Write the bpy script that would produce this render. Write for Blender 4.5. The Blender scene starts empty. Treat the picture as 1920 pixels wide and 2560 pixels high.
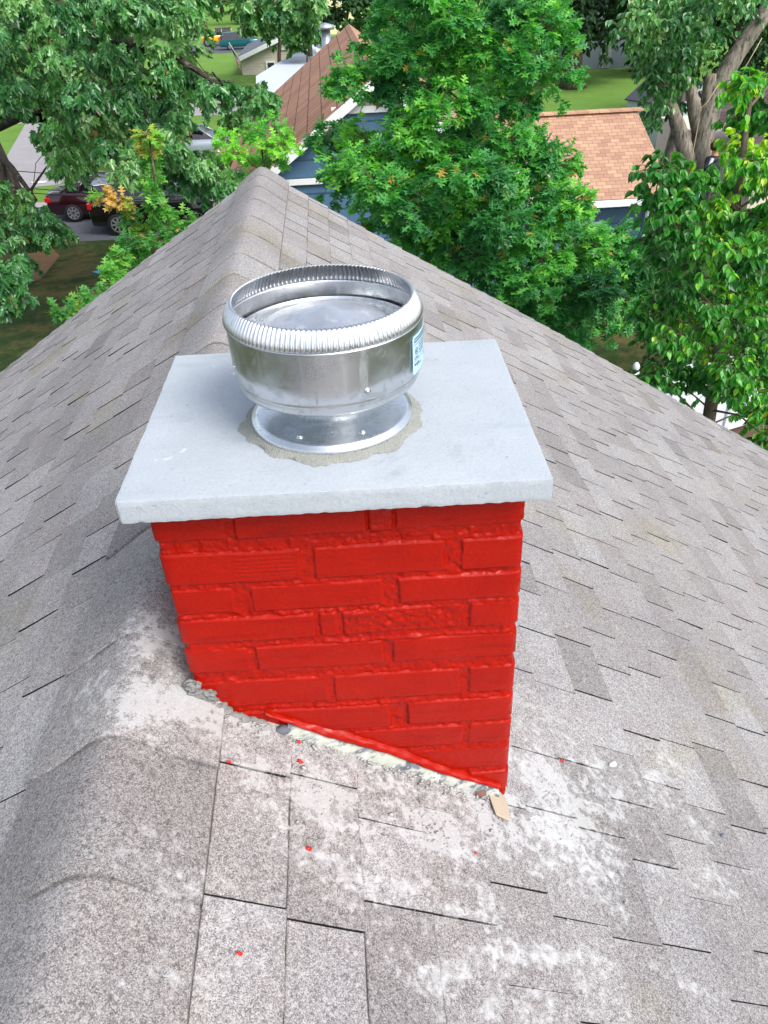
import bpy, bmesh, math, random
import numpy as np
from mathutils import Vector, Matrix, noise
RND = random.Random(7)
RG = np.random.default_rng(11)
C = bpy.context.scene.collection
R = math.radians
# ------------------------------------------------------------------ camera
CAM = np.array([0.39225, -0.88172, 0.94804])
YAW, PIT, ROLL, FPX = -0.0466, 0.9466, -0.0447, 1908.75
cam = bpy.data.cameras.new('camera'); camo = bpy.data.objects.new('camera', cam); C.objects.link(camo)
camM = Matrix.Rotation(YAW, 4, 'Z') @ Matrix.Rotation(PIT, 4, 'X') @ Matrix.Rotation(ROLL, 4, 'Z')
camo.matrix_world = Matrix.Translation(CAM) @ camM
cam.sensor_fit = 'VERTICAL'; cam.sensor_height = 24.0; cam.lens = 24.0 * FPX / 2560
cam.clip_start = 0.02; cam.clip_end = 2000
bpy.context.scene.camera = camo
# ------------------------------------------------------------------ light
SUN_EL, SUN_AZ = R(48), R(140)      # azimuth clockwise from +Y
w = bpy.data.worlds.new('World'); bpy.context.scene.world = w; w.use_nodes = True
nt = w.node_tree; nt.nodes.clear()
sky = nt.nodes.new('ShaderNodeTexSky'); sky.sky_type = 'NISHITA'; sky.sun_disc = False
sky.sun_elevation = SUN_EL; sky.sun_rotation = SUN_AZ; sky.air_density = 1.0; sky.dust_density = 3.0; sky.ozone_density = 1.0
hs = nt.nodes.new('ShaderNodeHueSaturation'); hs.inputs['Saturation'].default_value = 0.55
bg = nt.nodes.new('ShaderNodeBackground'); bg.inputs['Strength'].default_value = 0.15
out = nt.nodes.new('ShaderNodeOutputWorld')
nt.links.new(sky.outputs[0], hs.inputs['Color']); nt.links.new(hs.outputs[0], bg.inputs[0]); nt.links.new(bg.outputs[0], out.inputs[0])
sl = bpy.data.lights.new('sun', 'SUN'); sl.energy = 1.5; sl.angle = R(28); sl.color = (1, .97, .91)
so = bpy.data.objects.new('sun', sl); C.objects.link(so)
sd = Vector((math.sin(SUN_AZ)*math.cos(SUN_EL), math.cos(SUN_AZ)*math.cos(SUN_EL), math.sin(SUN_EL)))
so.rotation_euler = sd.to_track_quat('Z', 'Y').to_euler(); so.location = (0, 0, 30)
vs = bpy.context.scene.view_settings
vs.view_transform = 'Standard'; vs.look = 'None'; vs.exposure = 0.85; vs.gamma = 1
# ------------------------------------------------------------------ pixel -> world helpers (photo pixels, 1920 x 2560)
_M = np.array(camM.to_3x3())
def ray(px, py): return _M @ np.array([(px-960)/FPX, -(py-1280)/FPX, -1.0])
def atz(px, py, z):
    v = ray(px, py); return CAM + v*((z-CAM[2])/v[2])
def aty(px, py, Y):
    v = ray(px, py); return CAM + v*((Y-CAM[1])/v[1])
def depth(p): return -float((_M.T @ (np.asarray(p)-CAM))[2])
# ------------------------------------------------------------------ object helpers
def tag(o, label=None, cat=None, group=None, kind=None):
    if label: o['label'] = label
    if cat: o['category'] = cat
    if group: o['group'] = group
    if kind: o['kind'] = kind
    return o
def empty(name, loc, label, cat, group=None, rz=0):
    o = bpy.data.objects.new(name, None); C.objects.link(o); o.location = loc; o.rotation_euler = (0, 0, rz)
    o.empty_display_size = .1
    return tag(o, label, cat, group)
def link(name, me, mat, parent=None, local=False):
    o = bpy.data.objects.new(name, me); C.objects.link(o)
    if mat and not me.materials: me.materials.append(mat)
    if parent:
        o.parent = parent
        if not local:   # vertices were given in world space
            m = Matrix.Translation(parent.location) @ parent.rotation_euler.to_matrix().to_4x4()
            if parent.parent:
                pm = parent.parent
                m = (Matrix.Translation(pm.location) @ pm.rotation_euler.to_matrix().to_4x4()) @ m
            o.matrix_parent_inverse = Matrix.Identity(4)
            me.transform(m.inverted())
    return o
def mk(name, verts, faces, mat, parent=None, smooth=False, tone=None, local=False):
    me = bpy.data.meshes.new(name); me.from_pydata([tuple(v) for v in verts], [], [tuple(f) for f in faces]); me.update()
    if smooth: me.polygons.foreach_set('use_smooth', [True]*len(me.polygons))
    if tone is not None:
        a = me.attributes.new('tone', 'FLOAT', 'POINT'); a.data.foreach_set('value', np.asarray(tone, dtype=np.float32))
    return link(name, me, mat, parent, local)
class MB:
    def __init__(s): s.v = []; s.f = []; s.t = []
    def add(s, vs_, fs_, tone=0.5):
        n = len(s.v); s.v += [tuple(map(float, v)) for v in vs_]; s.f += [tuple(i+n for i in f) for f in fs_]; s.t += [tone]*len(vs_)
    def box(s, x0, x1, y0, y1, z0, z1, tone=.5, rz=0, c=(0, 0, 0)):
        ca, sa = math.cos(rz), math.sin(rz)
        vs_ = [(c[0]+x*ca-y*sa, c[1]+x*sa+y*ca, c[2]+z) for z in (z0, z1) for x, y in ((x0, y0), (x1, y0), (x1, y1), (x0, y1))]
        s.add(vs_, [(3, 2, 1, 0), (4, 5, 6, 7), (0, 1, 5, 4), (1, 2, 6, 5), (2, 3, 7, 6), (3, 0, 4, 7)], tone)
    def poly_prism(s, pts, off):   # planar polygon extruded by vector off
        n = len(pts); a = [Vector(p) for p in pts]; b = [p+Vector(off) for p in a]
        s.add(a+b, [tuple(range(n)), tuple(range(2*n-1, n-1, -1))]+[(i, i+n, (i+1) % n+n, (i+1) % n) for i in range(n)])
    def tube(s, pts, rad, seg=8, cap=True, jit=0):
        pts = [Vector(p) for p in pts]; n = len(pts)
        if not hasattr(rad, '__len__'): rad = [rad]*n
        base = len(s.v); up = Vector((0.13, 0.31, .94))
        for i, p in enumerate(pts):
            t = (pts[min(i+1, n-1)]-pts[max(i-1, 0)]).normalized()
            a = t.cross(up)
            if a.length < .15: a = t.cross(Vector((1, .1, 0)))
            a.normalize(); b = t.cross(a)
            for k in range(seg):
                th = 2*math.pi*k/seg; r = rad[i]*(1+(RND.uniform(-jit, jit) if jit else 0))
                s.v.append(tuple(p+a*math.cos(th)*r+b*math.sin(th)*r)); s.t.append(.5)
        for i in range(n-1):
            for k in range(seg):
                a0 = base+i*seg+k; a1 = base+i*seg+(k+1) % seg
                s.f.append((a0, a1, a1+seg, a0+seg))
        if cap:
            s.f.append(tuple(base+k for k in range(seg-1, -1, -1))); s.f.append(tuple(base+(n-1)*seg+k for k in range(seg)))
    def lathe(s, prof, c, seg=64, a0=0, a1=2*math.pi, fr=None):
        base = len(s.v); full = abs(a1-a0-2*math.pi) < 1e-6; m = seg if full else seg+1
        for j, (r, z) in enumerate(prof):
            for k in range(m):
                th = a0+(a1-a0)*k/seg; rr = r+(fr(th, j) if fr else 0)
                s.v.append((c[0]+rr*math.cos(th), c[1]+rr*math.sin(th), c[2]+z)); s.t.append(.5)
        for j in range(len(prof)-1):
            for k in range(seg):
                k1 = (k+1) % m
                s.f.append((base+j*m+k, base+j*m+k1, base+(j+1)*m+k1, base+(j+1)*m+k))
    def ico(s, c, r, sq=(1, 1, 1), seg=8, jit=.15):
        base = len(s.v); rings = seg//2
        for i in range(rings+1):
            ph = math.pi*i/rings
            for k in range(seg):
                th = 2*math.pi*k/seg; q = r*(1+RND.uniform(-jit, jit))
                s.v.append((c[0]+q*sq[0]*math.sin(ph)*math.cos(th), c[1]+q*sq[1]*math.sin(ph)*math.sin(th), c[2]+q*sq[2]*math.cos(ph))); s.t.append(.5)
        for i in range(rings):
            for k in range(seg):
                a = base+i*seg+k; b = base+i*seg+(k+1) % seg; s.f.append((a, a+seg, b+seg, b))
    def build(s, name, mat, parent=None, smooth=False, bevel=0, local=False):
        o = mk(name, s.v, s.f, mat, parent, smooth, s.t, local)
        if bevel:
            b = o.modifiers.new('bevel', 'BEVEL'); b.width = bevel; b.segments = 2; b.limit_method = 'ANGLE'; b.angle_limit = R(40)
        return o
# ------------------------------------------------------------------ material helpers
def S(c):   # sRGB 0-255 -> linear
    return tuple(((v/255)/12.92 if v/255 <= .04045 else ((v/255+.055)/1.055)**2.4) for v in c)+(1,)
class NM:
    def __init__(s, name):
        s.m = bpy.data.materials.new(name); s.m.use_nodes = True; s.t = s.m.node_tree; s.t.nodes.clear()
        s.out = s.n('ShaderNodeOutputMaterial'); s.tc = s.n('ShaderNodeTexCoord')
    def n(s, k, **kw):
        q = s.t.nodes.new(k)
        for a, b in kw.items(): setattr(q, a, b)
        return q
    def l(s, a, b): s.t.links.new(a, b)
    def noise(s, scale, detail=4, rough=.6, vec=None, col=False, dist=0):
        q = s.n('ShaderNodeTexNoise'); q.inputs['Scale'].default_value = scale; q.inputs['Detail'].default_value = detail
        q.inputs['Roughness'].default_value = rough; q.inputs['Distortion'].default_value = dist
        s.l(vec or s.tc.outputs['Object'], q.inputs['Vector']); return q.outputs['Color' if col else 'Fac']
    def ramp(s, fac, stops, interp='LINEAR'):
        q = s.n('ShaderNodeValToRGB'); q.color_ramp.interpolation = interp
        e = q.color_ramp.elements
        while len(e) < len(stops): e.new(.5)
        for i, (p, c) in enumerate(stops):
            e[i].position = p; e[i].color = c if hasattr(c, '__len__') else (c, c, c, 1)
        s.l(fac, q.inputs[0]); return q.outputs[0]
    def mix(s, f, a, b, mode='MIX'):
        q = s.n('ShaderNodeMix', data_type='RGBA', blend_type=mode)
        for v, i in ((f, 0), (a, 6), (b, 7)):
            if hasattr(v, 'links'): s.l(v, q.inputs[i])
            else: q.inputs[i].default_value = v
        return q.outputs[2]
    def math(s, op, a, b=0.0, clamp=False):
        q = s.n('ShaderNodeMath', operation=op, use_clamp=clamp)
        for v, i in ((a, 0), (b, 1)):
            if hasattr(v, 'links'): s.l(v, q.inputs[i])
            else: q.inputs[i].default_value = v
        return q.outputs[0]
    def attr(s, name='tone'):
        q = s.n('ShaderNodeAttribute', attribute_name=name); return q.outputs['Fac']
    def mapping(s, scale=(1, 1, 1), rot=(0, 0, 0)):
        q = s.n('ShaderNodeMapping'); q.inputs['Scale'].default_value = scale; q.inputs['Rotation'].default_value = rot
        s.l(s.tc.outputs['Object'], q.inputs[0]); return q.outputs[0]
    def bump(s, h, strength=.5, dist=.01):
        q = s.n('ShaderNodeBump'); q.inputs['Strength'].default_value = strength; q.inputs['Distance'].default_value = dist
        s.l(h, q.inputs['Height']); return q.outputs[0]
    def done(s, col, rough=.6, metal=0, spec=.5, bump=None, **kw):
        p = s.n('ShaderNodeBsdfPrincipled')
        for v, k in ((col, 'Base Color'), (rough, 'Roughness'), (metal, 'Metallic'), (spec, 'Specular IOR Level')):
            if hasattr(v, 'links'): s.l(v, p.inputs[k])
            else: p.inputs[k].default_value = v
        for k, v in kw.items():
            p.inputs[k.replace('_', ' ')].default_value = v
        if bump: s.l(bump, p.inputs['Normal'])
        s.l(p.outputs[0], s.out.inputs[0]); s.p = p; return s.m
def plain(name, col, rough=.6, metal=0, var=.12, scale=6, spec=.5, bmp=0, **kw):
    n = NM(name); f = n.noise(scale, 5)
    c = n.mix(f, tuple(v*(1-var) for v in col[:3])+(1,), tuple(min(1, v*(1+var)) for v in col[:3])+(1,))
    return n.done(c, rough, metal, spec, n.bump(n.noise(scale*8, 3), bmp, .01) if bmp else None, **kw)
# ------------------------------------------------------------------ roof constants
PR = 0.5509; TP, CP, SP = math.tan(PR), math.cos(PR), math.sin(PR)
YR = 3.862; CX, CA = 0.369, -0.0257      # chimney centre x and yaw
G = -6.6                                  # ground level
def warp(x, y):
    return 0.010*math.sin(y*1.3+x*.9)+0.007*math.sin(y*2.9-x*2.2+1)+0.004*noise.noise(Vector((x*3, y*3, 0)))
def SF(side, s, y, h=0):     # point on roof slope: s metres down the slope, h above it
    x = s*CP+h*SP
    return (side*x, y, -s*SP+h*CP+(warp(side*s, y) if s > .3 else warp(side*.3, y)*s/.3)*(1 if abs(y) > 0 else 1)*min(1, abs(s)*1.2))
# chimney-local to world
def CL(u, v, z): return (CX+u*math.cos(CA)-v*math.sin(CA), u*math.sin(CA)+v*math.cos(CA), z)
# ------------------------------------------------------------------ shingle material
def shingle_mat(name, dust=True, cap=False):
    n = NM(name); geo = n.n('ShaderNodeNewGeometry'); o = geo.outputs['Position']; n.tc = type('T', (), {'outputs': {'Object': o}})()
    vo = n.n('ShaderNodeTexVoronoi'); vo.inputs['Scale'].default_value = 680; n.l(o, vo.inputs['Vector'])
    sep = n.n('ShaderNodeSeparateColor'); n.l(vo.outputs['Color'], sep.inputs[0])
    gran = n.ramp(sep.outputs[0], [(0, S((112, 111, 114))), (.22, S((150, 150, 151))), (.5, S((171, 171, 172))), (.8, S((197, 197, 198))), (.93, S((211, 211, 211))), (1, S((224, 222, 219)))])
    hue = n.ramp(sep.outputs[1], [(0, S((170, 170, 186))), (.3, S((208, 206, 208))), (.6, S((214, 212, 208))), (.85, S((216, 200, 198))), (1, S((190, 212, 206)))])
    gran = n.mix(.4, gran, n.mix(1.0, gran, n.mix(.25, hue, (1, 1, 1, 1)), 'MULTIPLY'))
    vo2 = n.n('ShaderNodeTexVoronoi'); vo2.inputs['Scale'].default_value = 210; n.l(o, vo2.inputs['Vector'])
    sep2 = n.n('ShaderNodeSeparateColor'); n.l(vo2.outputs['Color'], sep2.inputs[0])
    gran = n.mix(n.math('MULTIPLY', n.math('GREATER_THAN', sep2.outputs[0], .94), .4), gran, S((214, 213, 210)))
    gran = n.mix(n.math('MULTIPLY', n.math('LESS_THAN', sep2.outputs[1], .09), .4), gran, S((84, 82, 86)))
    # per tab tone
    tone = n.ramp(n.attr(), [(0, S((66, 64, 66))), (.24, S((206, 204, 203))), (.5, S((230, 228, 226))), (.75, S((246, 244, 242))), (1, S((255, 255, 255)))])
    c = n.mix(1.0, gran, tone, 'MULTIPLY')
    # broad weathering
    wz = n.ramp(n.noise(1.7, 5, .6), [(.3, S((224, 222, 226))), (.55, S((250, 248, 248))), (.75, S((255, 255, 255)))])
    c = n.mix(.8, c, n.mix(1.0, c, wz, 'MULTIPLY'))
    pk = n.ramp(n.noise(5.5, 4, .6, dist=.5), [(.50, 0.0), (.70, .40)])
    c = n.mix(pk, c, n.mix(1.0, c, S((244, 232, 230)), 'MULTIPLY'))
    ol = n.ramp(n.noise(3.1, 3, .5, vec=n.mapping((1, 1, 1), (1, 2, 3))), [(.56, 0.0), (.7, .6)])
    c = n.mix(ol, c, n.mix(1.0, c, S((244, 240, 216)), 'MULTIPLY'))
    if dust:
        # cement dust spilled round the foot of the chimney
        sx = n.n('ShaderNodeSeparateXYZ'); n.l(o, sx.inputs[0])
        def blob(cx, cy, rx, ry):
            dx = n.math('DIVIDE', n.math('SUBTRACT', sx.outputs[0], cx), rx); dy = n.math('DIVIDE', n.math('SUBTRACT', sx.outputs[1], cy), ry)
            return n.math('SUBTRACT', 1.0, n.math('SQRT', n.math('ADD', n.math('MULTIPLY', dx, dx), n.math('MULTIPLY', dy, dy))), True)
        m = None
        for b in DUST:
            q = blob(*b[:4]); q = n.math('MULTIPLY', q, b[4])
            m = q if m is None else n.math('MAXIMUM', m, q)
        nz = n.noise(9, 8, .72, dist=.4); nz2 = n.noise(60, 5, .7)
        f = n.math('ADD', n.math('MULTIPLY', m, 1.35), n.math('MULTIPLY', n.math('SUBTRACT', nz, .5), 3.4))
        f = n.math('ADD', f, n.math('MULTIPLY', n.math('SUBTRACT', nz2, .5), 2.6))
        f = n.math('MULTIPLY', n.ramp(f, [(.50, 0.0), (.85, .22), (1.5, .62)]), n.ramp(m, [(0, 0.0), (.15, 1.0)]))
        c = n.mix(f, c, S((206, 208, 210)))
        # isolated splashes on the lower right slope
        sp = n.noise(4.2, 6, .6, vec=n.mapping((1.0, 2.2, 1), (0, 0, .35)), dist=.3)
        reg = n.math('MAXIMUM', blob(.62, -.42, .75, .55), blob(1.0, -.15, .6, .55))
        sf = n.math('MULTIPLY', n.ramp(n.math('ADD', sp, n.math('MULTIPLY', n.math('SUBTRACT', nz2, .5), .6)), [(.55, 0.0), (.70, .8)]), n.ramp(reg, [(0, 0.0), (.3, 1.0)]))
        c = n.mix(sf, c, S((204, 206, 208)))
    h = n.math('ADD', n.math('MULTIPLY', sep.outputs[2], .6), n.math('MULTIPLY', n.noise(900, 2), .6))
    return n.done(c, .9, 0, .25, n.bump(h, .8, .0022))
DUST = [(.10, -.02, .30, .16, 1.0), (.30, -.10, .30, .15, .95), (.48, -.12, .26, .18, .95), (.62, -.05, .24, .24, 1.05), (.75, .03, .22, .35, .85), (.50, -.27, .34, .2, .55),
        (.05, .1, .2, .15, .8), (.9, .1, .3, .3, .55), (.08, -.35, .16, .14, .35)]
M_SH = shingle_mat('weathered_shingle_granules'); M_CAP = M_SH
n = NM('asphalt_underlay'); M_UNDER = n.done(S((52, 48, 50)), .95)
# ------------------------------------------------------------------ HOUSE: roof and walls
house = empty('shingled_house', (0, -1, G), 'house under the camera with a steep grey asphalt shingle gable roof', 'house')
mb = MB()
for sd_ in (1, -1):
    ys = np.linspace(-5, YR-.02, 60); ss = np.linspace(0, 4.75, 40)
    vv = [SF(sd_, s, y, -.002) for s in ss for y in ys]; nn = len(ys)
    ff = [(i*nn+j, i*nn+j+1, (i+1)*nn+j+1, (i+1)*nn+j) for i in range(len(ss)-1) for j in range(nn-1)]
    mb.add(vv, ff)
deck = mb.build('roof_deck', M_UNDER, house)
v = []; f = []; t = []
def tab(sd_, s1, y0, y1, tone):
    """one shingle tab: butt edge at s1 (down slope), hidden edge under the course above; cut edges are bare black asphalt"""
    ny = 4; s0 = s1-.127-.03; sx_ = s1-.127
    b = len(v); jj = [RND.uniform(-.0016, .0016) for _ in range(ny+1)]; lf = RND.uniform(-.0008, .0022)
    prof = [(s0, .0015, 0.), (sx_+.0034, .0027, 0.06), (sx_+.0064, .0030, tone), (s1-.02, .0070+lf, tone), (s1-.0012, .0084+lf, tone*.9), (s1, .0080+lf, .08)]  # low-tone row paints the shadow line under the butt edge above
    for i in range(ny+1):
        y = y0+(y1-y0)*i/ny
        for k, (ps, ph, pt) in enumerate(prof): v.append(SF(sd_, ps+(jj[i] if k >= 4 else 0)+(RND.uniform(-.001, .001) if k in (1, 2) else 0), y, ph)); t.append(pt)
    for i in range(ny):
        for k in range(5):
            a = b+i*6+k; q = (a, a+1, a+7, a+6); f.append(q if sd_ > 0 else q[::-1])
    for i, fl in ((0, False), (ny, True)):
        y = y0+(y1-y0)*i/ny; c_ = len(v)
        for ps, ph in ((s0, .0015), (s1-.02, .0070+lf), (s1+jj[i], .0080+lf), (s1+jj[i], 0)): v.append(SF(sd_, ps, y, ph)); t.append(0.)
        q = (c_, c_+3, c_+2, c_+1)
        if fl: q = q[::-1]
        f.append(q if sd_ > 0 else q[::-1])
    c_ = len(v)
    for i in range(ny+1):
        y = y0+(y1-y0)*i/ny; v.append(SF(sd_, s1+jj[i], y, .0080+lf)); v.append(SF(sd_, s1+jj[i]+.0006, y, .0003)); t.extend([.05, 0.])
    for i in range(ny):
        a = c_+2*i; q = (a, a+1, a+3, a+2); f.append(q if sd_ > 0 else q[::-1])
S0 = 0.1655
for sd_ in (1, -1):
    for k in range(-1, 36):
        s1 = S0+.127*(k+1)
        off = (k % 2)*.1525+RND.choice([0, 0, .05, -.05])+RND.uniform(-.02, .02); y = -5+off
        while y < YR:
            ln = RND.choice([.14, .165, .19, .215, .24])
            g = ((.0030 if y < .15 else .0048 if y < 1.2 else .0070) if RND.random() < .78 else .0012)
            tab(sd_, s1, max(y, -5), min(y+ln-g, YR+RND.uniform(-.003, .004)), min(1, max(.40, RND.gauss(.72, .17))))
            y += ln
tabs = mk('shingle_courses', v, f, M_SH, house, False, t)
# ridge cap: overlapping folded pieces
v = []; f = []; t = []
ycuts = [-1.9, -1.65, -1.42, -1.2, -.97, -.74, -.52, -.335, -.12]
y = .1
while y < YR-.2: ycuts.append(y); y += RND.choice([.2, .26, .33, .31])
ycuts.append(YR+.012)
nu = 14
for i in range(len(ycuts)-1):
    y0, y1 = ycuts[i], ycuts[i+1]; tone = min(1, max(.3, RND.gauss(.6, .2))); lf = RND.uniform(.0, .002)
    rows = [(y0-.001, .0015), (y0, .0062+lf), (y0+.003, .0066+lf), (y0+.03, .0062+lf), ((y0+y1)/2, .0046), (y1-.008, .0032), (y1-.003, .0030), (y1+.05, .0005)]
    if i == len(ycuts)-2: rows = rows[:-3]+[(y1, .004), (y1+.001, -.004)]
    b = len(v)
    for (yy, h) in rows:
        for j in range(nu+1):
            a = -1+2*j/nu; s = a*.170
            zz = -abs(s)*SP+.0145+(.024*SP-(math.sqrt(s*s+.024**2)-abs(s))*SP)*(1-a*a)*1.1
            xx = s*CP
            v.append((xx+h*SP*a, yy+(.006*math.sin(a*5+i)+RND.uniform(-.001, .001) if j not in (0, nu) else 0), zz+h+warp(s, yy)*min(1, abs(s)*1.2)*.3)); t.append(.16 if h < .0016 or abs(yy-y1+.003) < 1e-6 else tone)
    for r_ in range(len(rows)-1):
        for j in range(nu):
            a = b+r_*(nu+1)+j; f.append((a, a+1, a+nu+2, a+nu+1))
    for j, s_ in ((0, 1), (nu, -1)):      # thin skirt at each long edge
        e = [b+r_*(nu+1)+j for r_ in range(len(rows))]; sk = []
        for q in e: sk.append(len(v)); v.append((v[q][0]*1.0015, v[q][1], v[q][2]-.010)); t.append(0.)
        for r_ in range(len(rows)-1):
            q = (e[r_], e[r_+1], sk[r_+1], sk[r_]); f.append(q if s_ > 0 else q[::-1])
capo = mk('ridge_cap', v, f, M_CAP, house, True, t)
m_ = capo.modifiers.new('es', 'EDGE_SPLIT'); m_.split_angle = R(35)
M_WHITE = plain('white_trim_paint', S((225, 228, 230)), .5)
M_SIDE = plain('cream_siding', S((200, 196, 186)), .6)
mb = MB(); mb.box(-3.7, 3.7, -5, YR-.35, G, -2.35)
mb.poly_prism([(-3.7, YR-.35, -2.35), (3.7, YR-.35, -2.35), (0, YR-.35, -.06)], (0, -.1, 0)); mb.build('wall', M_SIDE, house)
mb = MB()
for sd_ in (1, -1):
    mb.poly_prism([(0, YR-.03, -.03), (sd_*4.0, YR-.03, -4.0*TP-.03), (sd_*4.0, YR-.03, -4.0*TP-.18), (0, YR-.03, -.18)], (0, -.025, 0))
mb.build('rake_board', M_WHITE, house)
# ------------------------------------------------------------------ CHIMNEY
chim = empty('brick_chimney', (CX, .185, -.3), 'square brick chimney in glossy fresh red paint rising through the roof ridge', 'chimney')
HB = 0.353; WB = .5358; DB = .372
def red_mat():
    n = NM('glossy_red_masonry_paint')
    c = n.mix(n.noise(14, 5), S((144, 10, 0)), S((170, 22, 0)))
    c = n.mix(n.ramp(n.noise(45, 5, .7), [(.62, 0.0), (.8, .25)]), c, S((200, 44, 28)))
    c = n.mix(n.ramp(n.noise(30, 5, .65, vec=n.mapping((.25, .25, 2.2))), [(.56, 0.0), (.74, .5)]), c, S((120, 6, 0)))
    h = n.math('ADD', n.math('ADD', n.noise(120, 4, .6), n.math('MULTIPLY', n.noise(420, 3, .6), .45)), n.math('MULTIPLY', n.noise(60, 4, .6, vec=n.mapping((.2, .2, 3))), .5))
    r = n.ramp(n.noise(20, 4), [(.3, .18), (.7, .42)])
    return n.done(c, r, 0, .12, n.bump(h, .5, .003), Coat_Weight=.2, Coat_Roughness=.15)
M_RED = red_mat()
# courses measured on the front face: z bands and joints (u from the centre of the face)
CRS = [(.353, .281, [(-.268, -.173), (-.150, .038), (.080, .268)]),
       (.255, .198, [(-.268, -.063), (-.042, .151), (.177, .268)]),
       (.186, .137, [(-.268, -.172), (-.143, .056), (.080, .268)]),
       (.125, .076, [(-.268, -.052), (-.044, -.018), (-.008, .175), (.190, .268)]),
       (.057, .006, [(-.268, -.168), (-.154, .051), (.068, .268)]),
       (-.020, -.080, [(-.268, -.044), (-.033, .176), (.192, .268)]),
       (-.097, -.155, [(-.268, .058), (.088, .268)]),
       (-.167, -.220, [(-.268, -.030), (-.008, .182), (.193, .268)]),
       (-.235, -.293, [(-.268, .05), (.075, .268)]),
       (-.309, -.362, [(-.268, .18), (.195, .268)]),
       (-.375, -.43, [(-.268, .05), (.075, .268)])]
def smooth(x, a, b):
    q = np.clip((x-a)/(b-a), 0, 1); return q*q*(3-2*q)
def brick_face(L, zt, zb, du, dz, front):
    """height field over one face: u in [-L/2,L/2], returns U,Z,H"""
    U = np.arange(-L/2, L/2+du/2, du); Z = np.arange(zb, zt+dz/2, dz)
    UU, ZZ = np.meshgrid(U, Z)
    return UU, ZZ
def fbm(U, Z, sc, seed, oc=3):
    out = np.zeros_like(U); a = 1; 
    for o in range(oc):
        r = np.random.default_rng(seed+o); s = sc*2**o
        gx = U*s+500; gz = Z*s+500; ix = np.floor(gx).astype(int); iz = np.floor(gz).astype(int)
        tb = r.random((1024, 1024)); fx = gx-ix; fz = gz-iz; fx = fx*fx*(3-2*fx); fz = fz*fz*(3-2*fz)
        A = tb[ix % 1024, iz % 1024]; B = tb[(ix+1) % 1024, iz % 1024]; Cc = tb[ix % 1024, (iz+1) % 1024]; D = tb[(ix+1) % 1024, (iz+1) % 1024]
        out += a*((A*(1-fx)+B*fx)*(1-fz)+(Cc*(1-fx)+D*fx)*fz-.5); a *= .5
    return out
def brick_height(U, Z, front, L, seed):
    wob = fbm(U, Z, 18, seed)*.0028+fbm(U, Z, 90, seed+2)*.0012; wz = fbm(U, Z, 9, seed+9)*.0028+fbm(U, Z, 80, seed+4)*.0011
    H = np.zeros_like(U); rr = np.random.default_rng(seed+3)
    for ci, (zt, zb, bs) in enumerate(CRS):
        if not front:
            offs = (ci % 2)*.1; bs = []; u = -L/2-offs
            while u < L/2: bs.append((max(u, -L/2-.01), min(u+.195, L/2+.01))); u += .21
        tilt = rr.uniform(-.004, .004)
        for (a, b) in bs:
            if a <= -.26: a = -L/2-.02
            if b >= .26: b = L/2+.02
            rnd = rr.uniform(-.0012, .0016); zz = Z+wz+tilt*U; uu = U+wob
            d = np.minimum(np.minimum(uu-a, b-uu), np.minimum(zz-zb, zt-zz))
            h = smooth(d, -.0012, .0020)*(.0044+rnd)
            h += smooth(d, .0, .006)*(uu-(a+b)/2)*rr.uniform(-.006, .006)
            H = np.maximum(H, h)
    inb = smooth(H, .0006, .0020)
    H += (1-inb)*(fbm(U, Z, 110, seed+20, 4)*.0036+fbm(U, Z, 25, seed+21)*.002+.0006)+inb*fbm(U, Z, 60, seed+30)*.0004
    # mortar smears just under the tops of courses
    for (zt, zb, bs) in CRS:
        m = np.exp(-((Z+wz-zt-.004)/.0035)**2); H += m*np.clip(fbm(U, Z, 14, seed+40)+.25, 0, 1)*.0042
    if front:   # rough rendered patches and a combed brick face
        m = smooth(.02-np.abs(U-.059), 0, .006)*smooth(Z, .275, .285); H += m*(.0048+fbm(U, Z, 140, 5, 3)*.003-H*.9)
        m = smooth(.092-np.abs(U-.083), 0, .01)*smooth(.025-np.abs(Z-.1), 0, .006); H += m*fbm(U, Z, 120, 6, 4)*.004
        m = smooth(.05-np.abs(U+.115), 0, .01)*smooth(.024-np.abs(Z-.227), 0, .004); H += m*np.sin(Z*2*np.pi/.0075)*.0007
        m = smooth(.03-np.abs(U+.03), 0, .01)*smooth(.03-np.abs(Z-.03), 0, .01)*0; H += m
    return H
vs_, fs_ = [], []
ZB, ZT = -.46, HB-.001
dz = .0017
Z1 = np.arange(ZB, ZT+dz/2, dz)
rc = .004
us = []; nrm = []
def seg(n_, L, org, dirv, nv, front, seed):
    U = np.linspace(-L/2, L/2, n_); UU, ZZ = np.meshgrid(U, Z1)
    H = brick_height(UU, ZZ, front, L, seed)
    k = np.exp(-((L/2-np.abs(UU))/.004))   # round the corner over
    out = np.zeros(UU.shape+(3,))
    for c_ in range(2): out[..., c_] = org[c_]+dirv[c_]*UU+nv[c_]*(H-k*.0035)
    out[..., 2] = ZZ; return out
w2, d2 = WB/2-.0035, DB/2-.0035
strips = [seg(330, 2*w2, (0, 0+.0035), (1, 0), (0, -1), True, 100), seg(90, 2*d2, (w2, DB/2), (0, 1), (1, 0), False, 200),
          seg(120, 2*w2, (0, DB-.0035), (-1, 0), (0, 1), False, 300), seg(90, 2*d2, (-w2, DB/2), (0, -1), (-1, 0), False, 400)]
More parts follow.
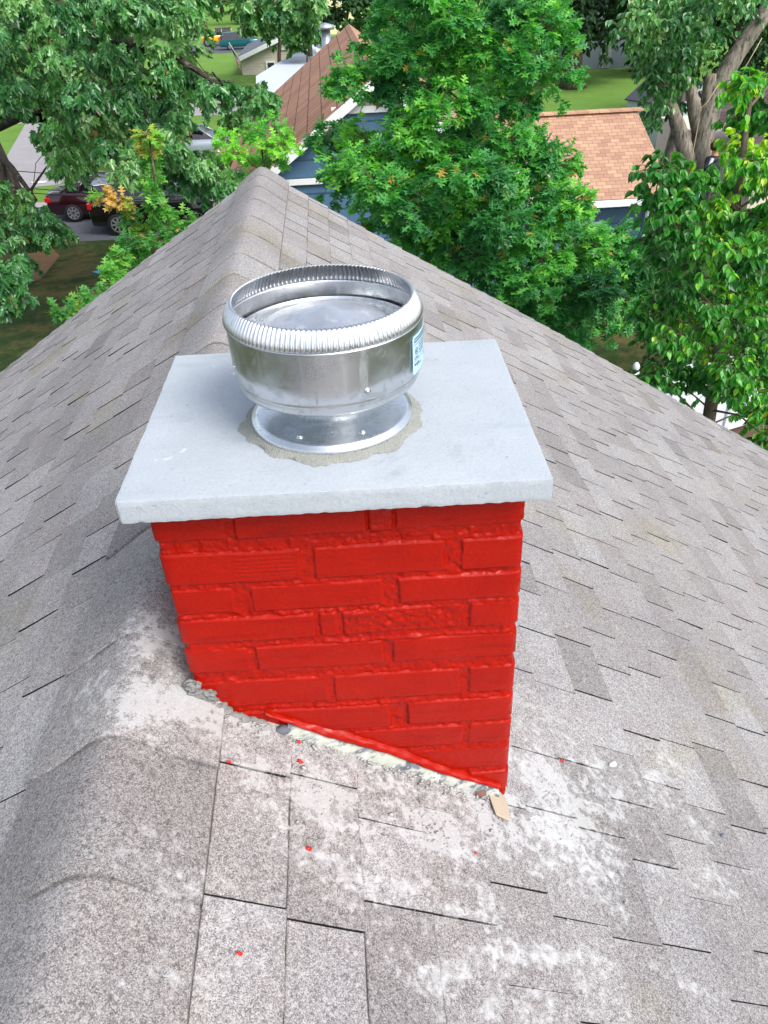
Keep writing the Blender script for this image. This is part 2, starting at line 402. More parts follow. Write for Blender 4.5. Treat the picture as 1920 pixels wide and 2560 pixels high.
# join strips round the corners: average the shared columns
for i in range(4):
    a = strips[i][:, -1]; b = strips[(i+1) % 4][:, 0]; n1 = np.array([(0, -1, 0), (1, 0, 0), (0, 1, 0), (-1, 0, 0)][i]); n2 = np.array([(0, -1, 0), (1, 0, 0), (0, 1, 0), (-1, 0, 0)][(i+1) % 4])
    base = np.array([(w2, .0035, 0), (w2, DB-.0035, 0), (-w2, DB-.0035, 0), (-w2, .0035, 0)][i])
    h1 = (a-base)@n1; h2 = (b-base)@n2; p = base+np.outer(h1, n1)+np.outer(h2, n2); p[:, 2] = a[:, 2]
    strips[i][:, -1] = p; strips[(i+1) % 4][:, 0] = p
allc = np.concatenate([s[:, :-1] for s in strips], axis=1); nr, nc = allc.shape[:2]
flat = allc.reshape(-1, 3); flat[:, 0] += np.clip(flat[:, 0]/.268, 0, 1.1)*np.clip((.30-flat[:, 2])/.66, 0, 1.1)*.012   # the old wall leans out a little towards its right foot
ca, sa = math.cos(CA), math.sin(CA)
X = CX+flat[:, 0]*ca-flat[:, 1]*sa; Y = flat[:, 0]*sa+flat[:, 1]*ca
flat = np.stack([X, Y, flat[:, 2]], 1)
ii, jj = np.meshgrid(np.arange(nr-1), np.arange(nc), indexing='ij'); j2 = (jj+1) % nc
quads = np.stack([ii*nc+jj, ii*nc+j2, (ii+1)*nc+j2, (ii+1)*nc+jj], -1).reshape(-1, 4)
def npmesh(name, V, F, mat, parent=None, smooth_=True, tone=None):
    me = bpy.data.meshes.new(name); k = F.shape[1]
    me.vertices.add(len(V)); me.vertices.foreach_set('co', V.astype(np.float32).ravel())
    me.loops.add(F.size); me.loops.foreach_set('vertex_index', F.astype(np.int32).ravel())
    me.polygons.add(len(F)); me.polygons.foreach_set('loop_start', np.arange(0, F.size, k, dtype=np.int32))
    me.polygons.foreach_set('use_smooth', np.full(len(F), smooth_))
    if tone is not None:
        a = me.attributes.new('tone', 'FLOAT', 'POINT'); a.data.foreach_set('value', tone.astype(np.float32))
    me.update(calc_edges=True)
    return link(name, me, mat, parent)
stack = npmesh('brick_stack', flat, quads, M_RED, chim)
# flue block closing the top
mb = MB(); mb.box(-.25, .25, .02, .35, -.4, HB-.002, rz=CA, c=(CX, 0, 0)); mb.build('core', M_UNDER, chim)
# stone cap slab
def slab_mat():
    n = NM('pale_bluestone_slab')
    c = n.mix(n.noise(7, 6, .65), S((158, 166, 174)), S((182, 189, 196)))
    st = n.noise(6, 5, .6, vec=n.mapping((1, 5, 1), (0, 0, .2)))
    c = n.mix(n.ramp(st, [(.6, 0.0), (.8, .35)]), c, S((128, 140, 150)))
    c = n.mix(n.ramp(n.noise(11, 4), [(.68, 0.0), (.78, .45)]), c, S((206, 200, 196)))
    c = n.mix(n.ramp(n.noise(240, 3, .7), [(.38, .3), (.5, 0.0)]), c, S((138, 148, 160)))
    c = n.mix(n.ramp(n.noise(90, 4, .8), [(.30, .7), (.35, 0.0)]), c, S((90, 92, 96)))
    c = n.mix(n.ramp(n.noise(5, 7, .75, dist=.6), [(.60, 0.0), (.70, .4)]), c, S((120, 126, 130)))
    c = n.mix(n.ramp(n.noise(17, 3, .5, dist=1.5), [(.70, 0.0), (.72, .5)]), c, S((206, 212, 218)))
    h = n.math('ADD', n.noise(160, 5, .7), n.noise(30, 4))
    return n.done(c, .75, 0, .35, n.bump(h, .35, .003))
M_SLAB = slab_mat()
W_, D_, T_, OV = .5777, .4635, .0345, .05
bm = bmesh.new()
def grid_box(bm, x0, x1, y0, y1, z0, z1, nx, ny, nz):
    idx = {}
    def vtx(i, j, k):
        if (i, j, k) not in idx: idx[(i, j, k)] = bm.verts.new((x0+(x1-x0)*i/nx, y0+(y1-y0)*j/ny, z0+(z1-z0)*k/nz))
        return idx[(i, j, k)]
    for i in range(nx):
        for j in range(ny):
            bm.faces.new([vtx(i, j, nz), vtx(i+1, j, nz), vtx(i+1, j+1, nz), vtx(i, j+1, nz)]); bm.faces.new([vtx(i, j, 0), vtx(i, j+1, 0), vtx(i+1, j+1, 0), vtx(i+1, j, 0)])
    for i in range(nx):
        for k in range(nz):
            bm.faces.new([vtx(i, 0, k), vtx(i+1, 0, k), vtx(i+1, 0, k+1), vtx(i, 0, k+1)]); bm.faces.new([vtx(i, ny, k), vtx(i, ny, k+1), vtx(i+1, ny, k+1), vtx(i+1, ny, k)])
    for j in range(ny):
        for k in range(nz):
            bm.faces.new([vtx(0, j, k), vtx(0, j, k+1), vtx(0, j+1, k+1), vtx(0, j+1, k)]); bm.faces.new([vtx(nx, j, k), vtx(nx, j+1, k), vtx(nx, j+1, k+1), vtx(nx, j, k+1)])
grid_box(bm, -W_/2, W_/2, -OV, -OV+D_, HB, HB+T_, 150, 110, 8)
for q in bm.verts:
    x, y, z = q.co; e = lambda a, b: abs(a-b) < 1e-5
    sx = e(abs(x), W_/2); sy = e(y, -OV) or e(y, D_-OV); sz = e(z, HB) or e(z, HB+T_)
    nn_ = noise.noise(Vector((x*30, y*30, z*40)))*.0012+noise.noise(Vector((x*120, y*120, z*120)))*.0007
    if sy: y += (1 if y > 0 else -1)*nn_*.4
    if sx: x += (1 if x > 0 else -1)*nn_*.35
    if sz and z > HB+.01: z += nn_*.25+noise.noise(Vector((x*3, y*3, 1)))*.0015
    if sz and (sx or sy):   # broken arris
        k_ = .0007+.0006*noise.noise(Vector((x*45, y*45, z*9)))
        if sy: y -= (1 if y > 0 else -1)*k_
        if sx: x -= (1 if x > 0 else -1)*k_
        z += -k_*.6 if z > HB+.01 else k_*1.0*(1 if z < HB+.01 else 0)
    if z < HB+.006 and sy and y < 0: z += .0016*noise.noise(Vector((x*90, 3, 1)))
    if sy and sx and y < 0 and x < 0: x += .006; y += .006
    q.co = CL(x, y, z)
me = bpy.data.meshes.new('cap_slab'); bm.to_mesh(me); bm.free(); me.polygons.foreach_set('use_smooth', [True]*len(me.polygons))
slab = link('cap_slab', me, M_SLAB, chim)
m_ = slab.modifiers.new('es', 'EDGE_SPLIT'); m_.split_angle = R(50)
# flashing along the foot of the front face: red-smeared ledge and bare grey mortar strip
def roofz(x, y): 
    s = abs(x)/CP; return -abs(x)*TP+warp(math.copysign(s, x), y)*min(1, s*1.2)
n = NM('smeared_grey_flashing')
c = n.mix(n.ramp(n.noise(22, 5, .6, vec=n.mapping((1, 1, 3))), [(.4, 0.0), (.5, 1.0)]), S((88, 94, 104)), S((168, 172, 162)))
c = n.mix(n.ramp(n.noise(60, 4), [(.55, 0.0), (.62, .8)]), c, S((200, 202, 198)))
M_FLASH = n.done(c, .6, 0, .4, n.bump(n.noise(90, 4), .6, .003))
def strip(name, u0, u1, lo, hi, out_, mat, nseg=110, amp=.002, sd0=0, rows=6):
    vv, ff = [], []
    for i in range(nseg+1):
        u = u0+(u1-u0)*i/nseg; x, y, _ = CL(u, 0, 0); zr = roofz(x, y)
        lo_ = lo(u) if callable(lo) else lo; hi_ = hi(u) if callable(hi) else hi
        for j in range(rows+1):
            t_ = j/rows; a = math.sin(math.pi*min(1, t_*1.0))**.6
            nz = noise.noise(Vector((u*60, j*.6+sd0, 3)))*amp
            o_ = out_*(1-t_*.55)*(.35+.65*a) if j not in (0, rows) else -.004
            z = zr+lo_+(hi_-lo_)*t_+nz*(.8 if j == rows else .5)
            p = CL(u, -(o_+nz), z); vv.append(p)
    for i in range(nseg):
        for j in range(rows):
            a = i*(rows+1)+j; ff.append((a, a+rows+1, a+rows+2, a+1))
    return mk(name, vv, ff, mat, chim, True)
strip('flashing', -.12, .262, -.01, lambda u: .03+.004*math.sin(u*31), .024, M_FLASH, sd0=3, amp=.003)
strip('painted_ledge', -.155, .265, lambda u: .028+.004*math.sin(u*31), lambda u: .045+.006*math.sin(u*19+1), .014, M_RED, amp=.003)
M_MORT = plain('crumbly_grey_mortar', S((150, 149, 147)), .95, var=.3, scale=40, bmp=.8)
mb = MB()
for i in range(26):
    u = -.262+.115*i/25; x, y, _ = CL(u, 0, 0); zr = max(roofz(x, y), -.085 if x < .152 else -9)
    if x < .152: zr = roofz(x, y)+.012
    mb.ico((x, y-.004-RND.random()*.006, zr+.001), RND.uniform(.006, .012), (1.3, .9, .55), 8, .25)
for i in range(520):
    u = RND.uniform(-.275, -.19); zl_ = -.004 if u < -.258 else (-.030 if u < -.236 else -.068-(u+.236)*1.2)
    x, y, _ = CL(u, 0, 0); zr = roofz(x, y)+.012
    if zl_ < zr: continue
    z = RND.uniform(zr-.01, zl_-.004); mb.ico((x, y+RND.uniform(-.010, .0), z), RND.uniform(.0025, .0062), (1.4, .7, .8), 6, .35)
mb.build('mortar_fillet', M_MORT, chim, True)
mb = MB(); x, y, _ = CL(.262, 0, 0)
mb.poly_prism([(x+.004, y-.001, roofz(x+.004, y)+.012), (x-.022, y-.014, roofz(x-.022, y)+.010), (x-.015, y-.055, roofz(x-.015, y-.05)+.0095), (x+.012, y-.062, roofz(x+.01, y-.05)+.0095), (x+.016, y-.02, roofz(x+.015, y)+.0095)], (0, 0, .006))
o = mb.build('tan_stone_chip', plain('tan_stone', S((172, 158, 140)), .8, scale=60), None, False, .003)
tag(o, 'tan stone chip wedged at the right foot of the red chimney', 'stone chip')
# loose crumbs of mortar on the shingles
M_CR = plain('white_mortar_crumb', S((178, 177, 174)), .95, var=.15, scale=80)
mb = MB()
def on_roof(x, y, h=.0085): return (x, y, roofz(x, y)+h/CP*(1 if abs(x) > .16 else 1.6))
for i in range(900):
    b = RND.choice(DUST[:5]+DUST[6:7]); a = RND.uniform(0, 6.28); q = abs(RND.gauss(0, .42))
    x, y = b[0]+math.cos(a)*q*b[2], b[1]+math.sin(a)*q*b[3]
    cx_, cy_ = x-CX, y-DB/2
    if abs(cx_) < WB/2+.004 and abs(cy_) < DB/2+.008: y = RND.choice([-.012-RND.random()*.05]); 
    s_ = RND.uniform(.0006, .0020) if RND.random() < .97 else RND.uniform(.002, .0045)
    mb.ico(on_roof(x, y), s_, (1.3, 1, .6), 5, .35)
for i in range(260):      # line of rubble against the foot of the wall
    u = RND.uniform(-.22, .27); x, y, _ = CL(u, -.012-abs(RND.gauss(0, .012)), 0)
    mb.ico(on_roof(x, y), RND.uniform(.0008, .0032), (1.3, 1, .6), 5, .35)
o = mb.build('mortar_crumbs', M_CR, None, True); tag(o, 'white cement dust crumbs scattered over the shingles round the chimney foot', 'rubble', None, 'stuff')
for nm, px, py, col, s_, lb in [('rubble_stone', 708, 1836, S((96, 100, 110)), .013, 'dark slate rubble stone at the left end of the painted ledge'),
                          ('rubble_stone', 752, 1842, S((150, 106, 90)), .008, 'left one of two small brown brick bits beside the slate rubble'),
                          ('rubble_stone', 774, 1846, S((160, 96, 72)), .010, 'right one of two small brown brick bits, the redder one'),
                          ('rubble_stone', 1200, 1992, S((120, 84, 76)), .011, 'brown and grey rubble stone next to the tan stone chip'),
                          ('rubble_stone', 1805, 2097, S((120, 126, 132)), .007, 'lone grey pebble on the lower right shingles'),
                          ('rubble_stone', 1530, 1920, S((222, 224, 226)), .009, 'white mortar lump on shingles right of the chimney')]:
    # intersect with the right roof slope
    v_ = ray(px, py); tt = -(CAM[2]+CAM[0]*TP)/(v_[2]+v_[0]*TP); p = CAM+v_*tt
    mb = MB(); mb.ico((p[0], p[1], roofz(p[0], p[1])+.011), s_, (1.3, .8, .6), 8, .2); o = mb.build(nm, plain('stone_'+str(px), col, .85, scale=70), None, True)
    tag(o, lb, 'stone')
M_DRIP = plain('red_paint_drip', S((206, 30, 22)), .4)
for i, (px, py, r_, lb) in enumerate([(752, 1912, .0042, 'long red paint drip just under the flashing left of centre'), (888, 1957, .0025, 'small red paint drip under the middle of the grey flashing'),
                   (575, 1914, .0025, 'small red paint drip beside the ridge cap edge'), (773, 2128, .0038, 'round red paint drip on a pale shingle below the chimney'),
                   (1190, 2140, .0036, 'faded red paint drip below the tan stone chip'), (1404, 1910, .004, 'red paint drip on shingles right of the chimney corner'),
                   (601, 2390, .0032, 'lowest red paint drip close to the ridge cap'), (750, 1865, .003, 'topmost red paint drip beneath the brown brick bits')]):
    v_ = ray(px, py); tt = -(CAM[2]+CAM[0]*TP)/(v_[2]+v_[0]*TP); p = CAM+v_*tt
    m = 12; ring = []
    for k in range(m):
        a = 2*math.pi*k/m; q = r_*.8*(1+RND.uniform(-.45, .45)); x, y = p[0]+math.cos(a)*q*1.3, p[1]+math.sin(a)*q
        ring.append((x, y, roofz(x, y)+.0088/CP))
    c0 = (p[0], p[1], roofz(p[0], p[1])+.0099/CP)
    o = mk('paint_drip', ring+[c0]+[(a[0], a[1], a[2]-.003) for a in ring], [(k, (k+1) % m, m) for k in range(m)]+[(k, k+m+1, (k+1) % m+m+1, (k+1) % m) for k in range(m)], M_DRIP, None, True)
    tag(o, lb, 'paint drip', 'red paint drips on the shingles')
# ------------------------------------------------------------------ VENT
VX, VY, VZ = .369, .155, HB+T_
vent = empty('chimney_vent', (VX, VY, VZ), 'round stainless steel chimney vent cap with ribbed rim standing on the stone slab', 'chimney vent')
def steel(name, lo=.24, hi=.38, brushed=True, col=(212, 216, 220)):
    n = NM(name)
    nz = n.noise(16, 4, .6); st = n.noise(30, 3, .5, vec=n.mapping((1, 1, 14)))
    r = n.ramp(nz, [(.3, lo), (.7, hi)])
    c = n.mix(nz, S(tuple(v-14 for v in col)), S(tuple(min(255, v+18) for v in col)))
    spots = n.ramp(n.noise(38, 6, .75, dist=1.2), [(.52, 0.0), (.6, 1.0)]); drip = n.ramp(n.noise(40, 4, .6, vec=n.mapping((1, 1, .12))), [(.58, 0.0), (.66, 1.0)])
    r = n.math('ADD', r, n.math('MULTIPLY', n.math('MAXIMUM', spots, drip), .14)); c = n.mix(n.math('MULTIPLY', spots, .3), c, S((150, 152, 150)))
    dent = n.math('ADD', n.math('MULTIPLY', n.noise(12, 1), 2.0), n.math('MULTIPLY', st, .03))
    return n.done(c, r, 1.0, .5, n.bump(dent, .2, .004))
M_ST = steel('brushed_stainless'); M_ST2 = steel('polished_stainless', .2, .34, col=(222, 226, 230)); M_ST3 = steel('rib_stainless', .26, .36, col=(214, 217, 222)); M_ST4 = steel('satin_cone', .32, .45, col=(240, 244, 250))
c0 = (VX, VY, 0)
mb = MB()   # base plate: rolled lip, flared cone up to the collar
prof = [(.108, VZ+.002), (.1215, VZ+.003), (.1228, VZ+.008), (.1215, VZ+.0125), (.117, VZ+.0135), (.1165, VZ+.0155), (.112, VZ+.0168), (.102, VZ+.0176), (.090, VZ+.0186), (.078, VZ+.0204), (.067, VZ+.0240), (.058, VZ+.031), (.053, VZ+.042), (.0515, VZ+.054), (.0515, VZ+.066)]
mb.lathe(prof, c0, 96); mb.build('base_flashing', M_ST2, vent, True)
mb = MB()
mb.lathe([(.0525, VZ+.052), (.0545, VZ+.053), (.055, VZ+.064), (.055, VZ+.084), (.050, VZ+.084)], c0, 72); mb.build('collar', M_ST, vent, True)
NR = 124
def rib(th, j):
    return .0020*RIBW[j]*(abs(math.cos(NR*th/2))**.8*2-1.2)
RIBW = [0, .8, 1, 1, 1, 1, 1, 1]
mb = MB()   # ribbed rim, curving in towards the top
prof = [(.1380, .5510), (.1384, .5540), (.1376, .5585), (.1356, .5640), (.1328, .5693), (.1300, .5737), (.1278, .5767), (.1256, .5792)]
mb.lathe(prof, (VX-.0012, VY, 0), NR*8, fr=rib)
mb.build('ribbed_rim', M_ST3, vent, True).modifiers.new('thick', 'SOLIDIFY').thickness = .0009
RIBW = [0]*20
mb = MB()   # band wall
prof = [(.112, .4585), (.122, .4565), (.1300, .4580), (.1325, .4635), (.1316, .4685), (.1345, .4705), (.1350, .4740), (.1342, .4765), (.1362, .479), (.1368, .500), (.1373, .522), (.1376, .540), (.1380, .5485), (.1380, .5510)]
mb.lathe(prof, c0, 128)
o = mb.build('outer_band', M_ST, vent, True); o.modifiers.new('thick', 'SOLIDIFY').thickness = .0009
mb = MB(); a_ = R(-97)
for z_ in (.4795,): 
    mb.poly_prism([(VX+.1372*math.cos(a_), VY+.1372*math.sin(a_), .4795), (VX+.1372*math.cos(a_+.012), VY+.1372*math.sin(a_+.012), .4795), (VX+.1384*math.cos(a_+.012), VY+.1384*math.sin(a_+.012), .548), (VX+.1384*math.cos(a_), VY+.1384*math.sin(a_), .548)], (0, -.0004, 0))
mb.build('seam', M_ST, vent)
mb = MB()   # funnel under the band
mb.lathe([(.1150, .4600), (.100, .4575), (.085, .4545), (.072, .4560), (.0552, .4560)], c0, 96); mb.build('inner_funnel', M_ST2, vent, True)
mb = MB()   # inner liner wall and floor ring
mb.lathe([(.131, .528), (.128, .522), (.1275, .505), (.121, .500), (.119, .480), (.105, .476), (.064, .474)], c0, 96); mb.build('inner_ring', M_ST, vent, True)
mb = MB()   # conical rain cap
mb.lathe([(.082, .520), (.0885, .528), (.0905, .533), (.0895, .5365), (.082, .539), (.060, .5445), (.030, .5530), (.008, .5600), (.0003, .5612)], c0, 96); mb.build('cone_cap', M_ST4, vent, True)
for a in (R(150), R(30), R(-90)):
    mb = MB(); d = (math.cos(a), math.sin(a)); p = [(VX+d[0]*r_, VY+d[1]*r_) for r_ in (.085, .126)]; q = (-d[1]*.011, d[0]*.011)
    mb.add([(p[0][0]-q[0], p[0][1]-q[1], .524), (p[0][0]+q[0], p[0][1]+q[1], .524), (p[1][0]+q[0], p[1][1]+q[1], .515), (p[1][0]-q[0], p[1][1]-q[1], .515),
            (p[1][0]-q[0], p[1][1]-q[1], .527), (p[1][0]+q[0], p[1][1]+q[1], .527)], [(0, 1, 2, 3), (3, 2, 5, 4)])
    mb.build('bracket', M_ST2, vent).modifiers.new('thick', 'SOLIDIFY').thickness = .0012
def rivet(az, r_, z, tilt, size=.0032):
    mb = MB(); d = Vector((math.cos(az)*math.cos(tilt), math.sin(az)*math.cos(tilt), math.sin(tilt)))
    p = Vector((VX+math.cos(az)*r_, VY+math.sin(az)*r_, z)); mb.tube([p-d*.001, p+d*.0008], [size*1.5, size*1.4], 14); mb.tube([p+d*.0008, p+d*.0022, p+d*.003], [size, size*.85, size*.4], 12)
    mb.build('rivet', M_ST2, vent, True)
rivet(R(-68), .1368, .4895, 0); rivet(R(-160), .1372, .500, 0, .002); rivet(R(-165), .1368, .485, 0, .002)
rivet(R(-118), .100, VZ+.0180, R(80)); rivet(R(-64), .096, VZ+.0184, R(72)); rivet(R(-104), .117, .4562, R(-40), .0016); rivet(R(-82), .117, .4562, R(-40), .0016); rivet(R(150), .1372, .505, 0); rivet(R(20), .1372, .505, 0)
# sticker wrapped on the band
M_STK = plain('pale_blue_label_film', S((176, 208, 226)), .35, var=.03); M_INK = plain('label_ink', S((22, 40, 66)), .5)
RS = .1392
def onband(a, z, h=0): return (VX+(RS+h)*math.cos(a), VY+(RS+h)*math.sin(a), z)
mb = MB(); A0, A1, Z0, Z1_ = R(-33), R(-2), .4815, .5385; na = 20
rows = [(Z0, .06), (Z0+.002, .012), (Z0+.004, 0), (Z1_-.004, 0), (Z1_-.002, .012), (Z1_, .06)]
b0 = 0
for j, (z, ins) in enumerate(rows):
    for k in range(na+1):
        a = A0+ins*.5+(A1-A0-ins)*k/na; mb.v.append(onband(a, z)); mb.t.append(.5)
for j in range(len(rows)-1):
    for k in range(na):
        a = j*(na+1)+k; mb.f.append((a, a+1, a+na+2, a+na+1))
lab = mb.build('label', M_STK, vent, True); lab.modifiers.new('thick', 'SOLIDIFY').thickness = .0002
mb = MB()
def bar(a0, a1, z0, z1):
    k = max(1, int((a1-a0)/R(1.5))); b = len(mb.v)
    for i in range(k+1):
        a = a0+(a1-a0)*i/k; mb.v += [onband(a, z0, .0003), onband(a, z1, .0003)]; mb.t += [.5, .5]
    for i in range(k): mb.f.append((b+2*i, b+2*i+2, b+2*i+3, b+2*i+1))
def words(a0, a1, z, h):
    a = a0
    while a < a1:
        w_ = R(RND.uniform(.35, .9)); bar(a, min(a+w_, a1), z, z+h); a += w_+R(RND.choice([.15, .18, .6]))
words(R(-31), R(-5), .5325, .0022); words(R(-31), R(-7), .5285, .0022); bar(R(-32.5), R(-3), .5250, .5255)
for q in range(4): words(R(-24), R(-9-2*q), .5205-.0042*q, .0017)
bar(R(-32.5), R(-3), .5010, .5014); words(R(-31), R(-24), .5035, .0014); words(R(-31), R(-26), .5062, .0012)
words(R(-31), R(-24), .4950, .0024); words(R(-28), R(-20), .4922, .0012); words(R(-14), R(-6), .4975, .001); words(R(-14), R(-8), .4945, .001)
cz_, ca_, r_ = .5150, R(-28), .0048   # circled mark
b = len(mb.v); m = 24
for k in range(m):
    th = 2*math.pi*k/m
    for q in (r_, r_*.78): mb.v.append(onband(ca_+q*math.cos(th)/RS, cz_+q*math.sin(th), .0003)); mb.t.append(.5)
for k in range(m): a = b+2*k; c_ = b+2*((k+1) % m); mb.f.append((a, c_, c_+1, a+1))
def mark(du, dz_, w_, h_): bar(ca_+(du-w_/2)/RS, ca_+(du+w_/2)/RS, cz_+dz_-h_/2, cz_+dz_+h_/2)
mark(-.0018, .0006, .0006, .003); mark(-.0004, .0006, .0006, .003); mark(-.0011, -.0008, .0016, .0006); mark(.0008, -.0006, .0006, .003); mark(.0016, -.0018, .0018, .0006)
mb.build('printing', M_INK, lab)
# sealant ring
mb = MB()
def sr(th, j): return [0, 0, .001, .004, .010][j]*(noise.noise(Vector((math.cos(th)*3, math.sin(th)*3, j)))*1.2)+[0, 0, .001, .002, .004][j]*noise.noise(Vector((math.cos(th)*16, math.sin(th)*16, j)))+[0, 0, .0, .0008, .0012][j]*noise.noise(Vector((math.cos(th)*50, math.sin(th)*50, j)))+(-.004 if j == 4 and math.sin(th) > 0 else 0)
mb.lathe([(.112, VZ+.006), (.1235, VZ+.0055), (.1275, VZ+.005), (.132, VZ+.0035), (.1375, VZ+.0004), ], c0, 480, fr=sr)
o = mb.build('sealant_bead', plain('grey_sealant', S((158, 160, 154)), .85, var=.15, scale=50, bmp=.7), chim, True)
o['label'] = 'rough grey mortar bead squeezed out round the steel base'
# ------------------------------------------------------------------ GROUND
n = NM('lawn_grass')
g1 = n.mix(n.noise(.9, 8, .75), S((40, 62, 26)), S((78, 100, 44))); g2 = n.noise(9, 6, .8)
c = n.mix(n.ramp(g2, [(.3, .6), (.6, 0.0)]), g1, S((34, 56, 20)))
c = n.mix(n.ramp(n.noise(1.6, 7, .8), [(.42, .55), (.58, 0.0)]), c, S((22, 40, 18)))
c = n.mix(n.ramp(n.noise(.45, 8, .75), [(.46, 0.0), (.6, .75)]), c, S((112, 100, 62)))
gy = n.n('ShaderNodeSeparateXYZ'); n.l(n.tc.outputs['Object'], gy.inputs[0])
far_ = n.ramp(n.math('MULTIPLY', gy.outputs[1], .01), [(.30, 0.0), (.33, 1.0)])  # near lawn's shade and far lawn's sun are painted into the grass colour
c = n.mix(far_, c, n.mix(n.noise(.5, 7, .7), S((82, 124, 48)), S((126, 162, 74))))
M_GRASS = n.done(c, .95, 0, .2, n.bump(n.noise(40, 4, .8), .9, .06))
me_v = [(-300, -60, G), (300, -60, G), (300, 500, G), (-300, 500, G)]
tag(mk('ground', me_v, [(0, 1, 2, 3)], M_GRASS), None, None, None, 'structure')
n = NM('asphalt'); c = n.mix(n.noise(3, 6, .7), S((72, 74, 82)), S((98, 100, 108))); c = n.mix(n.ramp(n.noise(120, 3), [(.6, 0.0), (.8, .4)]), c, S((140, 140, 145)))
M_ASPH = n.done(c, .85, 0, .3, n.bump(n.noise(150, 3), .4, .01))
n = NM('worn_driveway'); c = n.mix(n.noise(.6, 6, .7), S((132, 130, 134)), S((170, 166, 168))); M_DRV = n.done(c, .9, 0, .2)
def sheet(name, pts, z, mat): return tag(mk(name, [(p[0], p[1], z) for p in pts], [tuple(range(len(pts)))], mat), None, None, None, 'structure')
sheet('street', [(-120, 27.0), (60, 27.0), (60, 32.3), (-120, 32.3)], G+.004, M_ASPH)
sheet('sidewalk', [(-120, 32.3), (60, 32.3), (60, 33.1), (-120, 33.1)], G+.008, M_DRV)
sheet('driveway', [tuple(atz(*p, G)[:2]) for p in [(20, 475), (150, 462), (260, 330), (330, 230), (170, 200), (70, 300), (0, 420)]], G+.012, M_DRV)
sheet('road', [(-60, 56), (-3, 54), (-3, 64), (-60, 68)], G+.012, M_DRV)
sheet('driveway', [tuple(atz(*p, G)[:2]) for p in [(545, 370), (600, 370), (640, 300), (560, 300)]], G+.016, M_DRV)
sheet('parking_lot', [(-24, 98), (20, 98), (20, 114), (-24, 114)], G+.012, M_ASPH)
sheet('soil', [tuple(atz(*p, G)[:2]) for p in [(1470, 800), (1560, 770), (1640, 775), (1620, 800), (1560, 810)]], G+.006, plain('bare_soil', S((150, 130, 112)), .95, var=.3, scale=3))
sheet('soil_bed', [tuple(atz(*p, G)[:2]) for p in [(30, 640), (110, 600), (150, 640), (100, 700), (30, 720)]], G+.006, plain('dry_soil', S((112, 84, 56)), .95, var=.3, scale=3))
sheet('soil_strip', [(6.0, 10.0), (12, 10.0), (12, 11.6), (6.0, 11.6)], G+.006, plain('mulch_soil', S((84, 62, 48)), .95, var=.3, scale=5))
# ------------------------------------------------------------------ FOLIAGE
TPL = {
 'oak': ([(0, 0), (.10, .03), (.15, .17), (.20, .19), (.24, .05), (.36, .05), (.44, .34), (.50, .40), (.53, .13), (.62, .06), (.72, .27), (.79, .30), (.81, .09), (.92, .05), (1, 0)], .04),
 'maple': ([(0, 0), (-.02, .14), (.08, .30), (.22, .22), (.40, .46), (.48, .42), (.50, .20), (.66, .17), (.72, .20), (.86, .07), (1, 0)], .10),
 'ovate': ([(0, 0), (.06, .14), (.2, .27), (.4, .32), (.6, .27), (.8, .14), (1, 0)], .10),
 'simple': ([(0, 0), (.35, .30), (.7, .22), (1, 0)], .06)}
def leaf_mesh(name, P, D, N, Sz, T, kind, mat, parent):
    """P points, D directions, N approximate normals, Sz sizes, T tones: every leaf a folded two-blade outline"""
    half, fold = TPL[kind]; half = np.array(half); m = len(half); n_ = len(P)
    D = D/np.linalg.norm(D, axis=1, keepdims=True); B = np.cross(N, D); B /= np.maximum(np.linalg.norm(B, axis=1, keepdims=True), 1e-6); N = np.cross(D, B)
    loc = []   # template verts (x, y, z)
    curl = lambda x: -.22*x*x
    for x, y in half: loc.append((x, y, fold*y*2+curl(x)))
    for x, y in half[1:-1][::-1]: loc.append((x, -y, fold*y*2+curl(x)))
    # midrib verts are first and middle ones
    loc = np.array(loc); k = len(loc)
    V = P[:, None, :]+(D[:, None, :]*loc[None, :, 0:1]+B[:, None, :]*loc[None, :, 1:2]+N[:, None, :]*loc[None, :, 2:3])*Sz[:, None, None]
    V = V.reshape(-1, 3); base = (np.arange(n_)*k)[:, None]
    f1 = np.arange(m)[None, :]+base; f2 = np.array([0]+[m-1]+list(range(m, k)))[None, :]+base
    F = np.empty((2*n_, m), dtype=np.int64); F[0::2] = f1; F[1::2] = f2
    return npmesh(name, V, F, mat, parent, False, np.repeat(T, k))
def leaf_mat(name, stops, rough=.42, trans=.35, spec=.5, kr=1.85, kg=1.85):
    n = NM(name); tone = n.attr()
    stops = [(p_, (min(.8, q_[0]*kr+.008), min(.8, q_[1]*kg+.012), q_[2]*1.5+.006, 1)) for p_, q_ in stops]; c = n.ramp(tone, stops); c = n.mix(n.math('MULTIPLY', n.noise(30, 3), .35), c, n.mix(1.0, c, (.55, .7, .5, 1), 'MULTIPLY'))
    p = n.n('ShaderNodeBsdfPrincipled'); n.l(c, p.inputs['Base Color']); p.inputs['Roughness'].default_value = rough; p.inputs['Specular IOR Level'].default_value = spec
    tr = n.n('ShaderNodeBsdfTranslucent'); n.l(n.mix(1.0, c, (1.0, 1.25, .5, 1), 'MULTIPLY'), tr.inputs[0])
    mx = n.n('ShaderNodeMixShader'); mx.inputs[0].default_value = trans+.08; n.l(p.outputs[0], mx.inputs[1]); n.l(tr.outputs[0], mx.inputs[2]); n.l(mx.outputs[0], n.out.inputs[0])
    return n.m
L_OAK = leaf_mat('pin_oak_leaf', [(0, (.02, .10, .045, 1)), (.4, (.04, .19, .06, 1)), (.75, (.09, .29, .05, 1)), (.93, (.18, .40, .06, 1)), (1, (.30, .18, .05, 1))])
